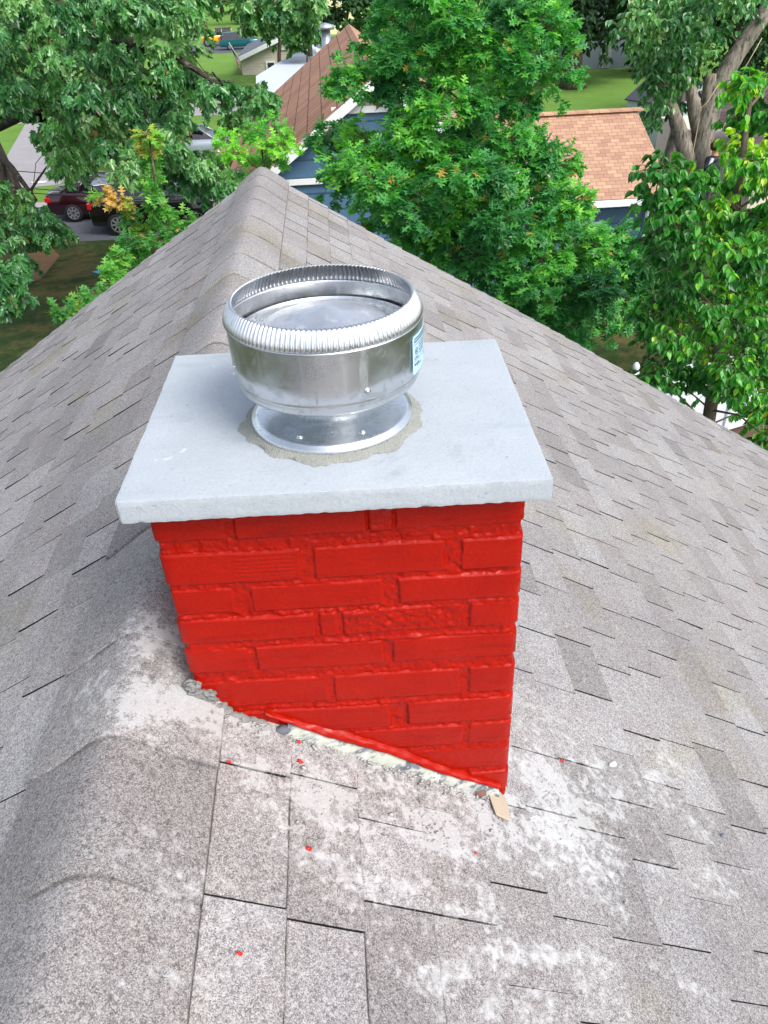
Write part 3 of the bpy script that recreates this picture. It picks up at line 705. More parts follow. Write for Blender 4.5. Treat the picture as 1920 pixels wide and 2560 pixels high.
L_MAP = leaf_mat('maple_leaf', [(0, (.03, .11, .045, 1)), (.45, (.06, .18, .06, 1)), (.8, (.13, .27, .08, 1)), (.95, (.25, .34, .16, 1)), (1, (.22, .10, .05, 1))], .3, .32, .8, 1.4, 1.65)
L_PEAR = leaf_mat('broad_glossy_leaf', [(0, (.015, .09, .025, 1)), (.5, (.04, .21, .03, 1)), (.8, (.10, .33, .03, 1)), (.95, (.26, .50, .03, 1)), (1, (.42, .55, .03, 1))], .33, .38, .6, 1.45, 1.55)
L_YOUNG = leaf_mat('young_oak_leaf', [(0, (.03, .12, .04, 1)), (.5, (.07, .23, .05, 1)), (.8, (.15, .32, .05, 1)), (.9, (.26, .28, .05, 1)), (1, (.45, .27, .11, 1))])
L_DARK = leaf_mat('dark_far_leaf', [(0, (.006, .022, .010, 1)), (.5, (.014, .045, .016, 1)), (1, (.04, .10, .03, 1))], .6, .2, .3)
L_FAR = leaf_mat('mid_green_leaf', [(0, (.02, .07, .02, 1)), (.5, (.045, .13, .03, 1)), (1, (.10, .22, .05, 1))], .5, .3, .4)
def bark(name, a, b, sc=9):
    n = NM(name); vec = n.mapping((1, 1, .22)); nz = n.noise(sc, 7, .7, vec=vec)
    c = n.mix(n.ramp(nz, [(.35, 0.0), (.6, 1.0)]), a, b)
    c = n.mix(n.ramp(n.noise(3.5, 5, .6), [(.6, 0.0), (.68, .5)]), c, S((140, 152, 128)))
    return n.done(c, .95, 0, .2, n.bump(nz, 1.0, .05))
M_BARK = bark('dark_bark', S((42, 38, 34)), S((84, 78, 70))); M_BARK2 = bark('pale_furrowed_bark', S((70, 66, 58)), S((158, 150, 138)), 12); M_TWIG = plain('twig_bark', S((96, 84, 62)), .8)
M_BARKR = bark('grey_brown_bark', S((58, 50, 44)), S((110, 100, 88)))
def inpoly(x, y, poly):
    ins = False; j = len(poly)-1
    for i in range(len(poly)):
        xi, yi = poly[i]; xj, yj = poly[j]
        if (yi > y) != (yj > y) and x < (xj-xi)*(y-yi)/(yj-yi)+xi: ins = not ins
        j = i
    return ins
def scatter(poly, n_, y0, y1, rpx, rng, holes=()):
    """crown clump centres: spread over an outline, with real depth between y0 and y1"""
    xs = [p[0] for p in poly]; ys = [p[1] for p in poly]; res = []
    while len(res) < n_:
        best = None
        for _ in range(12):
            for _t in range(200):
                x, y = rng.uniform(min(xs), max(xs)), rng.uniform(min(ys), max(ys))
                if inpoly(x, y, poly) and not any(math.hypot(x-h[0], (y-h[1])) < h[2] for h in holes): break
            Yd = rng.uniform(y0, y1); d = min([math.hypot(x-q[0], y-q[1])+abs(Yd-q[2])*25 for q in res] or [1e9])
            if best is None or d > best[0]: best = (d, x, y, Yd)
        res.append((best[1], best[2], best[3]))
    out_ = []
    for x, y, Yd in res:
        p = aty(x, y, Yd); out_.append((p, rpx*rng.uniform(.7, 1.3)*depth(p)/FPX))
    return out_
def unit(rng): 
    z = rng.uniform(-1, 1); a = rng.uniform(0, 6.2832); r = math.sqrt(1-z*z); return np.array([r*math.cos(a), r*math.sin(a), z])
def grow(name, label, cat, base, trunk, clumps, kind, lsize, lmat, sprays=16, per=9, droop=.3, seed=1, barkm=None, tone=(.45, .22), flat=.6, limb_r=.05, group=None, whorl=True, twigs=True, trunk_obj=None, yellow=None, tfrom=0, trseg=12):
    rng = random.Random(seed); barkm = barkm or M_BARK
    root = empty(name, tuple(base), label, cat, group)
    mb = MB(); nodes = []
    for path in trunk:
        pts = [Vector(q[:3]) for q in path]; mb.tube(pts, [q[3] for q in path], trseg, True, .05)
        for a, b in zip(path[:-1], path[1:]):
            for t_ in (0, .25, .5, .75): nodes.append((np.array(a[:3])*(1-t_)+np.array(b[:3])*t_, a[3]*(1-t_)+b[3]*t_))
        nodes.append((np.array(path[-1][:3]), path[-1][3]))
    mb.build('trunk', barkm, root, True)
    br = MB(); P = []; D = []; N = []; Sz = []; T = []
    order = sorted(clumps, key=lambda c_: min(np.linalg.norm(c_[0]-q[0]) for q in nodes)); grown = list(nodes[tfrom:])
    for cc, cr in order:
        # attach: nearest node, preferring one a little lower than the clump
        q = min(grown, key=lambda q_: np.linalg.norm(cc-q_[0])+1.2*max(0, q_[0][2]-cc[2]+.1)+(.0 if q_[1] > .012 else .15))
        s_ = q[0]; L = np.linalg.norm(cc-s_); r0 = min(q[1]*.7, limb_r*(.35+.35*L)); r0 = max(r0, .006)
        mid = s_*.5+cc*.5+np.array([rng.uniform(-.08, .08)*L, rng.uniform(-.08, .08)*L, .12*L])
        pts = [s_, s_*.25+mid*.5+(cc*.0+mid*.25), mid, mid*.4+cc*.6, cc]
        pts[1] = s_*.5+mid*.5
        rs = [r0, r0*.85, r0*.65, r0*.5, max(.004, r0*.35)]
        br.tube(pts, rs, 6, False)
        for a, b, r1 in zip(pts[1:-1], pts[2:], rs[2:]): grown.append((b, r1))
        ct = rng.gauss(0, .19)
        outw = cc-nodes[len(nodes)//2][0]; outw /= max(1e-6, np.linalg.norm(outw))
        for i in range(sprays):
            d = unit(rng); d[2] *= flat; d += outw*.35; d /= np.linalg.norm(d)
            ln = cr*(.45+.75*rng.random()); st = cc+d*cr*.15; tip = cc+d*ln; tip[2] -= droop*ln*.5
            midp = (st+tip)/2; midp[2] += .06*ln
            if twigs: br.tube([st, midp, tip], [.0035 if lsize < .1 else .005, .003, .002], 3, False)
            tw = tip-midp; tw /= max(1e-6, np.linalg.norm(tw)); side = np.cross(tw, [0, 0, 1]); ns = np.linalg.norm(side); side = side/ns if ns > .1 else np.array([1., 0, 0])
            for j in range(per):
                if whorl and j < per*.55:
                    p = tip+np.array([rng.uniform(-.01, .01) for _ in range(3)]); a = 2*math.pi*j/(per*.55)+rng.uniform(-.4, .4); upv = np.cross(side, tw)
                    ld = tw*.55+(side*math.cos(a)+upv*math.sin(a)*.6)*.9
                else:
                    f_ = rng.uniform(.25, 1); p = midp*(1-f_)+tip*f_ if f_ > .4 else st*(1-f_/.4*.5)+midp*(f_/.4*.5); ld = tw*.5+side*(1 if j % 2 else -1)*rng.uniform(.5, 1.1)+np.array([0, 0, rng.uniform(-.2, .3)])
                ld = ld/np.linalg.norm(ld); ld = ld+np.array([0, 0, -droop*rng.uniform(.6, 1.5)])
                P.append(p); D.append(ld); nr_ = np.array([rng.gauss(0, .38), rng.gauss(0, .38), 1.0])
                if droop > .8: nr_ = np.array([rng.gauss(0, .8), rng.gauss(0, .8), .35])
                N.append(nr_); Sz.append(lsize*rng.uniform(.65, 1.2)); T.append(rng.gauss(tone[0], tone[1]*.55)+ct)
    T = np.array(T); P = np.array(P)
    if yellow is not None:
        for (c_, r_, add) in yellow:
            dd = np.linalg.norm(P-np.asarray(c_)[None, :], axis=1); T = np.where(dd < r_, T+add, T)
    T = np.clip(T, 0, .93 if yellow is None else 1.0)
    if kind in ('oak', 'maple'):
        m_ = RG.random(len(T)) < .012; T[m_] = 1
    br.build('branches', barkm if limb_r > .06 else M_TWIG, root, True)
    leaf_mesh('crown', P, np.array(D), np.array(N), np.array(Sz), T, kind, lmat, root)
    return root
def tpath(pts): return [tuple(map(float, p)) for p in pts]
def up(base, top, r0, r1, n_=7, bend=.25, seed=0):
    rr = random.Random(seed); b = np.array(base); t_ = np.array(top); out_ = []
    for i in range(n_):
        f_ = i/(n_-1); p = b*(1-f_)+t_*f_; k = math.sin(f_*math.pi)*bend
        out_.append((p[0]+rr.uniform(-k, k), p[1]+rr.uniform(-k, k), p[2], (r0*(1.45 if i == 0 else 1))*(1-f_)+r1*f_))
    return out_
# --- pin oak in the middle
POLY_OAK = [(1030, -60), (960, 20), (965, 90), (925, 140), (850, 165), (830, 205), (880, 235), (960, 240), (960, 300), (880, 340), (800, 350), (760, 395), (820, 440), (880, 470), (960, 570), (1100, 650), (1210, 720), (1330, 800), (1400, 860), (1440, 860), (1540, 790), (1590, 700), (1560, 620), (1490, 550), (1410, 500), (1440, 430), (1440, 385), (1380, 375), (1320, 350), (1270, 295), (1320, 245), (1370, 190), (1400, 90), (1390, -60)]
bx = aty(1180, 900, 10.5); base = (bx[0], 10.5, G)
top = aty(1165, -40, 10.5)
cl = scatter(POLY_OAK, 96, 8.9, 12.0, 54, random.Random(3), [(1135, 205, 45), (985, 290, 40)])
cl += scatter([(1500, 570), (1600, 600), (1610, 700), (1540, 720)], 8, 9.2, 10.2, 44, random.Random(55))
cl += scatter([(900, 420), (1000, 560), (1200, 700), (1400, 840), (1500, 780), (1480, 600), (1330, 440), (1050, 380)], 26, 8.2, 9.4, 62, random.Random(5))
grow('pin_oak', 'large pin oak with lobed leaves filling the view behind the red chimney', 'tree', base, [up(base, top, .14, .02, 9, .06, 3)], cl, 'oak', .165, L_OAK, 24, 11, .25, 21, M_BARKR, (.45, .3), limb_r=.03)
# --- bright oak twig ends left of the blue gable
base = tuple(aty(640, 560, 9.2)); base = (base[0], 9.2, G)
grow('oak_sapling', 'bright green oak sapling top between the roof peak and the brown roof', 'tree', base, [up(base, aty(655, 370, 9.2), .05, .012, 6, .06, 3)],
     scatter([(560, 330), (620, 318), (715, 330), (720, 390), (640, 420), (560, 400)], 9, 8.9, 9.6, 36, random.Random(6)), 'oak', .11, L_OAK, 12, 9, .2, 22, M_BARKR, (.8, .12), limb_r=.02)
# --- young oak to the left of the roof
POLY_Y = [(350, 330), (380, 330), (395, 440), (400, 490), (480, 520), (500, 540), (450, 580), (400, 640), (330, 740), (260, 780), (150, 800), (125, 740), (200, 710), (250, 730), (270, 620), (250, 560), (290, 510), (240, 520), (250, 470), (340, 480)]
YC = [(368, 340), (372, 375), (376, 412), (378, 450), (378, 488), (385, 525), (256, 492), (298, 508), (400, 560), (350, 575), (322, 610), (430, 575), (470, 552), (300, 650), (350, 640), (280, 690), (240, 735), (200, 755), (160, 775), (300, 725), (340, 690), (395, 610), (420, 530), (250, 770), (330, 540)]
b0_ = aty(370, 560, 8.6); base = (b0_[0], 8.6, G)
tops = [aty(368, 318, 8.6), aty(255, 480, 8.2), aty(140, 770, 7.4)]
tr = [up(base, tops[0], .06, .008, 8, .06, 5)]
grow('young_oak', 'young oak with orange tipped leaves standing left of the roof in front of the cars', 'tree', base, tr,
     [(np.array(aty(px, py, 8.6-max(0, py-560)*.006+RND.uniform(-.3, .3))), 22*8.9/FPX) for px, py in YC], 'oak', .11, L_YOUNG, 12, 9, .2, 23, M_BARKR, (.42, .25), limb_r=.02,
     yellow=[(aty(365, 345, 8.6), .26, .40), (aty(255, 480, 8.6), .2, .5), (aty(296, 505, 8.6), .22, .45), (aty(272, 530, 8.6), .2, .3)])
# --- big maple on the left
b0_ = atz(70, 615, G); base = tuple(b0_)
TRM = [(b0_[0], b0_[1], G, .95), (b0_[0]-.05, b0_[1], G+.5, .72), (b0_[0]-.25, b0_[1]-.1, G+1.9, .60), (b0_[0]-.45, b0_[1]-.2, G+3.6, .52), (b0_[0]-.6, b0_[1]-.4, G+5.2, .45), (b0_[0]-.6, b0_[1]-.8, G+7.5, .3), (b0_[0]+.2, b0_[1]-1.2, G+10, .12)]
def lp(px, py, Y_, r): p = aty(px, py, Y_); return (p[0], p[1], p[2], r)
LB = [TRM[4][:3]+(.28,), lp(100, 120, 23, .2), lp(260, 90, 20, .13), lp(420, 130, 18, .08), lp(560, 220, 17, .04)]
LB2 = [TRM[3][:3]+(.22,), lp(130, 250, 22, .15), lp(220, 210, 19, .10), lp(330, 260, 17.5, .06), lp(420, 330, 17, .03)]
LB3 = [TRM[4][:3]+(.22,), lp(60, 20, 22, .16), lp(300, 20, 20, .1), lp(500, 20, 19, .06)]
LB4 = [TRM[3][:3]+(.15,), lp(30, 420, 22, .08), lp(90, 500, 20, .04)]
PM = [(-60, -60), (600, -60), (560, 5), (470, 55), (450, 140), (520, 190), (620, 205), (660, 225), (630, 280), (600, 280), (570, 320), (540, 310), (520, 250), (450, 240), (440, 300), (430, 410), (420, 425), (330, 405), (240, 385), (215, 350), (160, 400), (110, 370), (80, 300), (140, 260), (60, 240), (0, 250), (-60, 250)]
cl = scatter(PM, 92, 15.5, 22, 48, random.Random(9))
cl += scatter([(430, 330), (480, 360), (560, 400), (600, 420), (560, 455), (490, 450), (440, 410)], 11, 15.5, 17, 36, random.Random(10))
cl += scatter([(-30, 440), (60, 470), (150, 530), (140, 575), (60, 590), (-30, 570)], 9, 17, 19, 36, random.Random(12))
cl += scatter([(-40, 590), (30, 640), (45, 720), (10, 750), (-40, 760)], 6, 12, 13.5, 36, random.Random(13))
cl += scatter([(40, 620), (90, 640), (60, 660)], 2, 22, 23, 25, random.Random(14))
cl += scatter([(600, -40), (780, -40), (760, 40), (640, 30)], 7, 18, 20, 36, random.Random(15))
grow('maple_tree', 'big old maple with drooping shiny leaves and a thick dark trunk by the street', 'tree', base, [TRM, LB, LB2, LB3, LB4], cl, 'maple', .19, L_MAP, 24, 11, 1.1, 24, M_BARK, (.5, .35), limb_r=.07, tfrom=8)
# --- broad leaved tree close on the right
b0_ = aty(1850, 800, 6.3); base = (b0_[0]+.4, 6.3, G)
PP = [(1640, 430), (1680, 410), (1720, 410), (1760, 460), (1800, 460), (1830, 380), (1835, 260), (1860, 190), (1960, 180), (1990, 1140), (1900, 1130), (1860, 1040), (1800, 1060), (1760, 960), (1700, 960), (1660, 990), (1620, 950), (1660, 850), (1640, 800), (1590, 790), (1660, 720), (1670, 660), (1630, 620), (1650, 560), (1625, 500)]
cl = scatter(PP, 96, 4.9, 7.2, 60, random.Random(16), [(1655, 880, 50), (1815, 1010, 45), (1900, 1060, 30)])
grow('pear_tree', 'broad leaved tree with glossy oval leaves close by the right roof edge', 'tree', base, [up(base, aty(1880, 200, 6.0), .12, .02, 9, .08, 7)], cl, 'ovate', .070, L_PEAR, 30, 11, .75, 25, M_BARKR, (.5, .32), limb_r=.022, whorl=False,
     yellow=[(aty(1718, 535, 5.2), .16, .6), (aty(1720, 500, 5.4), .12, .5), (aty(1700, 430, 6), .32, .30), (aty(1880, 230, 6), .45, .28), (aty(1870, 330, 6), .4, .22)])
# --- old tree with furrowed trunk
b0_ = atz(1735, 575, G); base = tuple(b0_); yb = b0_[1]
K = 1/95
def tp(px, py, r, dy=0): p = aty(px, py, yb+dy); return (p[0], p[1], p[2], r*K*1.12)
TR = [[tp(1735, 590, 42), tp(1742, 520, 32), tp(1750, 430, 29), tp(1757, 350, 28), tp(1768, 280, 32), tp(1785, 240, 26), tp(1812, 185, 23), tp(1845, 130, 21), tp(1880, 80, 20), tp(1925, 15, 18), tp(1960, -40, 15)],
      [tp(1752, 340, 22), tp(1738, 280, 18), tp(1728, 225, 14), tp(1716, 195, 10), tp(1700, 170, 6)],
      [tp(1765, 300, 20), tp(1772, 240, 18), tp(1776, 200, 16), tp(1778, 185, 14)],
      [tp(1738, 520, 26), tp(1722, 410, 22), tp(1704, 345, 20), tp(1690, 300, 18), tp(1676, 260, 14), tp(1650, 200, 10)],
      [tp(1655, 560, 20, 1.5), tp(1672, 400, 18, 1.5), tp(1690, 330, 16, 1.5), tp(1700, 250, 12, 1.5), tp(1712, 150, 10, 1.5)]]
cl = scatter([(1560, -40), (1900, -40), (1860, 30), (1800, 100), (1780, 160), (1740, 130), (1690, 170), (1620, 130), (1570, 70)], 34, yb-3, yb+1.5, 42, random.Random(17))
cl += scatter([(1600, 110), (1720, 100), (1740, 170), (1700, 200), (1690, 290), (1650, 290), (1620, 200)], 18, yb-1.2, yb+.6, 36, random.Random(18))
grow('old_tree', 'old tree with pale furrowed leaning trunk and ivy green shoots by the tan roof', 'tree', base, TR, cl, 'ovate', .17, L_MAP, 18, 9, .7, 26, M_BARK2, (.45, .35), limb_r=.05, whorl=False)
# climbing ropes
M_ROPE = plain('pale_rope', S((176, 160, 130)), .9)
def rope(pts, label, r=.014):
    mb = MB(); mb.tube(pts, r, 6); tag(mb.build('rope', M_ROPE, None, True), label, 'rope', 'climbing ropes hung on the old tree')
rope([aty(*p, yb-.55)+np.array([0, -.0, 0]) for p in [(1905, 95), (1862, 170), (1840, 240), (1812, 310), (1789, 366)]], 'tan rope running from the high leaning limb down to the worker')
rope([aty(*p, yb-.62) for p in [(1800, 205), (1768, 255), (1752, 270), (1742, 330), (1730, 392), (1727, 440)]], 'tan rope hanging straight down the front of the furrowed trunk')
# --- dark evergreens at the fence
b0_ = atz(1690, 1010, G); base = (9.0, 13.6, G)
cpos = aty(1700, 850, 12.6); base = (cpos[0], 12.6, G)
cl = scatter([(1640, 760), (1720, 720), (1800, 780), (1820, 900), (1780, 1010), (1680, 1010), (1640, 960), (1630, 860)], 34, 12.0, 13.4, 50, random.Random(19))
grow('evergreen_shrub', 'dense dark evergreen behind the white fence at the right roof edge', 'shrub', base, [up(base, (cpos[0], 12.6, -2.4), .09, .02, 6, .03, 2)], cl, 'simple', .06, L_DARK, 26, 12, .2, 27, M_BARK, (.3, .2), limb_r=.02, twigs=False)
# --- background trees
def far_tree(name, label, px, py_base, Y_, polys, nclump, lsz, mat, seed, r0=.3, tone=(.45, .3), tw=False, rpx=40, dY=3, lean=None):
    p = aty(px, py_base, Y_); base = (p[0], Y_, G); ptop = aty(lean or px, min(q[1] for q in polys)+30, Y_)
    cl = scatter(polys, nclump, Y_-dY, Y_+dY, rpx, random.Random(seed))
    return grow(name, label, 'tree', base, [up(base, ptop, r0, r0*.25, 8, .2, seed)], cl, 'simple', lsz, mat, 22, 12, .5, seed, M_BARKR, tone, limb_r=.08, group='trees standing behind the houses', twigs=tw, whorl=False, tfrom=10)
far_tree('shade_tree', 'dark spruce-like tree just right of the grey roofed house', 775, 150, 62, [(700, -60), (960, -60), (930, 40), (880, 80), (830, 45), (780, 60), (745, 90), (720, 40)], 26, .4, L_DARK, 31, .25, (.5, .3), rpx=34)
far_tree('shade_tree', 'low green bush-crowned tree between grey house and brown roof', 760, 160, 58, [(715, 85), (790, 60), (810, 90), (780, 110), (740, 125)], 8, .35, L_FAR, 32, .12, rpx=22, dY=1.5)
far_tree('shade_tree', 'leafy tree overhanging the left slope of the grey roof', 690, 120, 70, [(560, -60), (720, -60), (715, 30), (700, 70), (650, 85), (620, 70), (640, 20), (580, 20)], 16, .4, L_FAR, 33, .2, (.4, .3), rpx=30, dY=2)
far_tree('shade_tree', 'tall dark tree with double trunk beside the back yard shed', 1432, 190, 58, [(1380, -80), (1620, -80), (1600, 60), (1560, 90), (1500, 70), (1440, 110), (1390, 80)], 36, .42, L_DARK, 34, .75, (.45, .3), rpx=46)
far_tree('shade_tree', 'dark tree massed behind the old furrowed trunk, right edge', 1850, 260, 45, [(1700, 60), (1960, -60), (1980, 330), (1850, 330), (1790, 260), (1740, 200)], 40, .34, L_DARK, 35, .3, (.4, .3), rpx=48)
far_tree('shade_tree', 'dark tree filling the corner over the distant shed roof', 1660, 200, 62, [(1560, -60), (1760, -60), (1760, 120), (1680, 180), (1640, 170), (1590, 110)], 30, .42, L_DARK, 36, .4, (.4, .3), rpx=44)
far_tree('shade_tree', 'tree at the left edge beyond the driveway', 20, 240, 60, [(-80, -80), (260, -80), (240, 120), (120, 200), (-80, 220)], 30, .42, L_FAR, 37, .4, (.3, .3), rpx=48)
far_tree('shade_tree', 'dark trunked tree standing across the street behind the black SUV', 355, 440, 39, [(230, 60), (450, 60), (450, 330), (400, 430), (340, 430), (300, 330), (230, 250)], 30, .3, L_DARK, 38, .3, (.55, .3), rpx=46, dY=2)
far_tree('shade_tree', 'green tree behind the pin oak crown above the far lawn', 1230, 200, 66, [(1000, -80), (1420, -80), (1400, 60), (1300, 90), (1180, 100), (1040, 80)], 34, .42, L_FAR, 39, .35, (.35, .3), rpx=48)
for i, (px, Y_, h) in enumerate([(-60, 130, 11), (130, 150, 13), (330, 160, 13), (560, 185, 12), (700, 150, 12), (860, 170, 13), (1040, 130, 12), (1220, 120, 13), (1400, 110, 14), (1560, 105, 14), (1720, 95, 14), (1880, 90, 14), (2040, 85, 14)]):
    p = aty(px, 60, Y_); base = (p[0], Y_, G); rr = random.Random(60+i)
    cl = [(np.array([p[0]+rr.gauss(0, 5.5), Y_+rr.gauss(0, 3), G+h*(.12+.85*rr.random())]), rr.uniform(1.6, 2.8)) for _ in range(36)]
    grow('distant_tree', ['far tree in the row on the horizon', ''][0]+', '+['far left of the driveway', 'above the pale driveway', 'over the big maple', 'over the yellow truck', 'over the cream house left', 'over the cream house right', 'over the pin oak, left', 'over the pin oak, right', 'left of the dark shed', 'right of the dark shed', 'behind the old trunk', 'at the right edge', 'outermost on the right'][i], 'tree', base,
         [up(base, (p[0], Y_, G+h*.9), .35, .08, 6, .3, i)], cl, 'simple', .75, L_DARK if i > 7 else L_FAR, 16, 9, .4, 80+i, M_BARKR, (.35, .3), limb_r=.1, group='trees in the row on the horizon', twigs=False, whorl=False, tfrom=6)
# ------------------------------------------------------------------ NEIGHBOUR HOUSES
def roof_mat(name, cols, su, sv, rot=0):
    n = NM(name); br = n.n('ShaderNodeTexBrick'); br.offset = .5
    uv = n.n('ShaderNodeAttribute', attribute_name='rc'); n.l(uv.outputs['Vector'], br.inputs['Vector'])
    br.inputs['Scale'].default_value = 1; br.inputs['Brick Width'].default_value = su; br.inputs['Mortar Smooth'].default_value = .3; br.inputs['Row Height'].default_value = sv; br.inputs['Mortar Size'].default_value = sv*.05
    br.inputs['Color1'].default_value = cols[0]; br.inputs['Color2'].default_value = cols[1]; br.inputs['Mortar'].default_value = cols[2]; br.inputs['Bias'].default_value = 0
    c = n.mix(n.ramp(n.noise(2, 5), [(.4, 0.0), (.7, .35)]), br.outputs['Color'], cols[3])
    return n.done(c, .92, 0, .2, n.bump(br.outputs['Fac'], -.6, .01))
def slope(name, pts, mat, parent, thick=.05):
    """roof plane given eave-left, eave-right, ridge-right, ridge-left; real thickness; 'rc' attribute = metres along / up the slope"""
    a = [Vector(p) for p in pts]; ex = (a[1]-a[0]).normalized(); nrm_ = ex.cross(a[-1]-a[0]).normalized(); ey = nrm_.cross(ex)
    if nrm_.z < 0: nrm_ = -nrm_
    nn_ = len(a); vv = a+[p-nrm_*thick for p in a]
    ff = [tuple(range(nn_)), tuple(range(2*nn_-1, nn_-1, -1))]+[(i, (i+1) % nn_, (i+1) % nn_+nn_, i+nn_) for i in range(nn_)]
    me = bpy.data.meshes.new(name); me.from_pydata([tuple(p) for p in vv], [], ff); me.update()
    at = me.attributes.new('rc', 'FLOAT_VECTOR', 'POINT'); at.data.foreach_set('vector', np.array([((p-a[0]).dot(ex), (p-a[0]).dot(ey), 0) for p in vv], dtype=np.float32).ravel())
    return link(name, me, mat, parent)
def siding(name, a, b, gap=.12):
    n = NM(name); sx = n.n('ShaderNodeSeparateXYZ'); n.l(n.tc.outputs['Object'], sx.inputs[0])
    fr = n.math('FRACT', n.math('DIVIDE', sx.outputs[2], gap)); c = n.mix(n.noise(3, 4), a, b)
    h = n.ramp(fr, [(0, 0.0), (.12, 1.0), (1, .35)])
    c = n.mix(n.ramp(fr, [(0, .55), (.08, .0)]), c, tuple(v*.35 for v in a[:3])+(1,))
    return n.done(c, .6, 0, .4, n.bump(h, .8, .02))
M_BLUE = siding('blue_siding', S((66, 98, 128)), S((80, 112, 142)), .38); M_BEIGE = siding('beige_siding', S((176, 168, 156)), S((196, 188, 174)), .2)
M_WSIDE = siding('white_siding', S((206, 210, 220)), S((224, 228, 236)), .22); M_CREAM = plain('cream_wall', S((226, 214, 168)), .8)
M_BROWN = roof_mat('brown_shingles', (S((172, 132, 110)), S((148, 110, 92)), S((92, 68, 60)), S((180, 142, 120))), .6, .45)
M_TAN = roof_mat('tan_shingles', (S((160, 124, 106)), S((190, 156, 128)), S((118, 88, 76)), S((150, 112, 98))), .24, .135)
M_GREY = roof_mat('grey_shingles', (S((96, 102, 114)), S((110, 116, 128)), S((70, 74, 84)), S((124, 128, 136))), .6, .3)
M_GLASS = NM('window_glass').done(S((40, 52, 60)), .08, 0, .8)
# blue sided house with brown gable and tan wing
Yn, Yf, zr_ = 18.3, 35.7, -1.06
ap = aty(942, 184, Yn); xr = float(ap[0]); zr_ = float(ap[2]); zl = -4.0; tpn = .70; xe = (zr_-zl)/tpn
bh = empty('blue_house', (xr, 27, G), 'blue sided neighbour house with brown gable roof and tan shingled wing', 'house')
mb = MB(); mb.box(xr-xe+.35, xr+xe-.35, Yn+.35, Yf-.3, G, zl-.02)
mb.build('wall', M_BLUE, bh)
zt = float(aty(850, 272, Yn+.35)[2]); hw = (zr_-zt)/tpn
mb = MB()   # blue lower gable, trapezoid between eave and trim board
mb.poly_prism([(xr-xe+.35, Yn+.35, zl-.02), (xr+xe-.35, Yn+.35, zl-.02), (xr+xe-.35, Yn+.35, zl+.15), (xr+hw, Yn+.35, zt-.06), (xr-hw, Yn+.35, zt-.06), (xr-xe+.35, Yn+.35, zl+.15)], (0, .1, 0)); mb.build('gable_wall', M_BLUE, bh)
mb = MB(); mb.poly_prism([(xr-hw, Yn+.36, zt-.06), (xr+hw, Yn+.36, zt-.06), (xr, Yn+.36, zr_-.06)], (0, .1, 0)); mb.build('gable_top', M_BEIGE, bh)
mb = MB(); mb.box(xr-hw-.05, xr+hw+.05, Yn+.27, Yn+.35, zt-.10, zt+.04); zb_ = float(aty(770, 458, Yn)[2]); mb.box(xr-xe+.2, xr+xe, Yn+.26, Yn+.35, zb_-.09, zb_+.03); mb.build('trim_board', M_WHITE, bh)
slope('roof_slope', [(xr-xe, Yf, zl), (xr-xe, Yn, zl), (xr, Yn, zr_), (xr, Yf, zr_)], M_BROWN, bh, .12)
slope('roof_slope', [(xr+xe, Yn, zl), (xr+xe, Yf, zl), (xr, Yf, zr_), (xr, Yn, zr_)], M_TAN, bh, .12)  # other side of the brown roof; its sunlit look is painted in tan
mb = MB()
for s_ in (1, -1): mb.poly_prism([(xr, Yn-.03, zr_-.02), (xr+s_*xe, Yn-.03, zl-.02), (xr+s_*xe, Yn-.03, zl-.26), (xr, Yn-.03, zr_-.26)], (0, .05, 0))
mb.build('rake_board', M_WHITE, bh)
# small front gable stepping out to the left
wy0, wy1, wx = 25.5, 31.5, xr-xe-1.3
mb = MB(); mb.box(wx+.3, xr-xe+.36, wy0+.3, wy1-.3, G, -4.45); mb.build('porch_wall', M_WSIDE, bh)
zc_ = -4.35; mb = MB(); 
slope('porch_roof', [(wx, wy1, zc_-.35), (wx, wy0, zc_-.35), (xr-xe+.8, wy0, zl+.62), (xr-xe+.8, wy1, zl+.62)], M_BROWN, bh, .1)
# tan wing
rA = atz(1332, 290, -2.5); rB = atz(1592, 275, -2.5); gz = -3.95; gB = aty(1675, 540, 18.3)
tx0, tx1 = xr+xe-.6, float(rB[0]); Yt = float(rB[1]); gx1 = tx1+.1
slope('wing_roof', [(tx0-1.5, 18.2, gz), (gx1, 18.2, gz), (tx1, Yt, -2.5), (tx0-1.5, Yt, -2.5)], M_TAN, bh, .12)
slope('wing_roof', [(gx1, Yt*2-18.2, gz), (tx0-1.5, Yt*2-18.2, gz), (tx0-1.5, Yt, -2.5), (tx1, Yt, -2.5)], M_TAN, bh, .12)
mb = MB(); L_ = int((tx1-tx0+1.5)/.3)
for i in range(L_+1): mb.box(tx0-1.5+i*.3, tx0-1.5+i*.3+.29, Yt-.16, Yt+.16, -2.50, -2.455, RND.random())
o = mb.build('wing_ridge_cap', NM('tan_ridge').m, bh); n = NM('tan_ridge_tiles'); n.done(n.mix(n.attr(), S((168, 128, 104)), S((196, 160, 130))), .9); o.data.materials.clear(); o.data.materials.append(n.m)
mb = MB(); mb.box(tx0-1.4, gx1-.35, 18.75, Yt*2-18.75, G, gz+.06); mb.poly_prism([(gx1-.36, 18.75, gz+.06), (gx1-.36, Yt*2-18.75, gz+.06), (gx1-.36, Yt, -2.66)], (-.1, 0, 0)); mb.build('wing_wall', M_BLUE, bh)
mb = MB(); mb.box(tx0-1.5, gx1, 18.06, 18.19, gz-.14, gz-.01); mb.build('gutter', M_WHITE, bh)
mb = MB(); q = aty(1615, 650, 18.6); mb.tube([(gx1-.4, 18.15, gz-.1), (gx1-.45, 18.65, gz-.4), (gx1-.45, 18.65, G+.2), (gx1-.2, 18.4, G+.05)], .05, 8); mb.build('downspout', M_WHITE, bh)
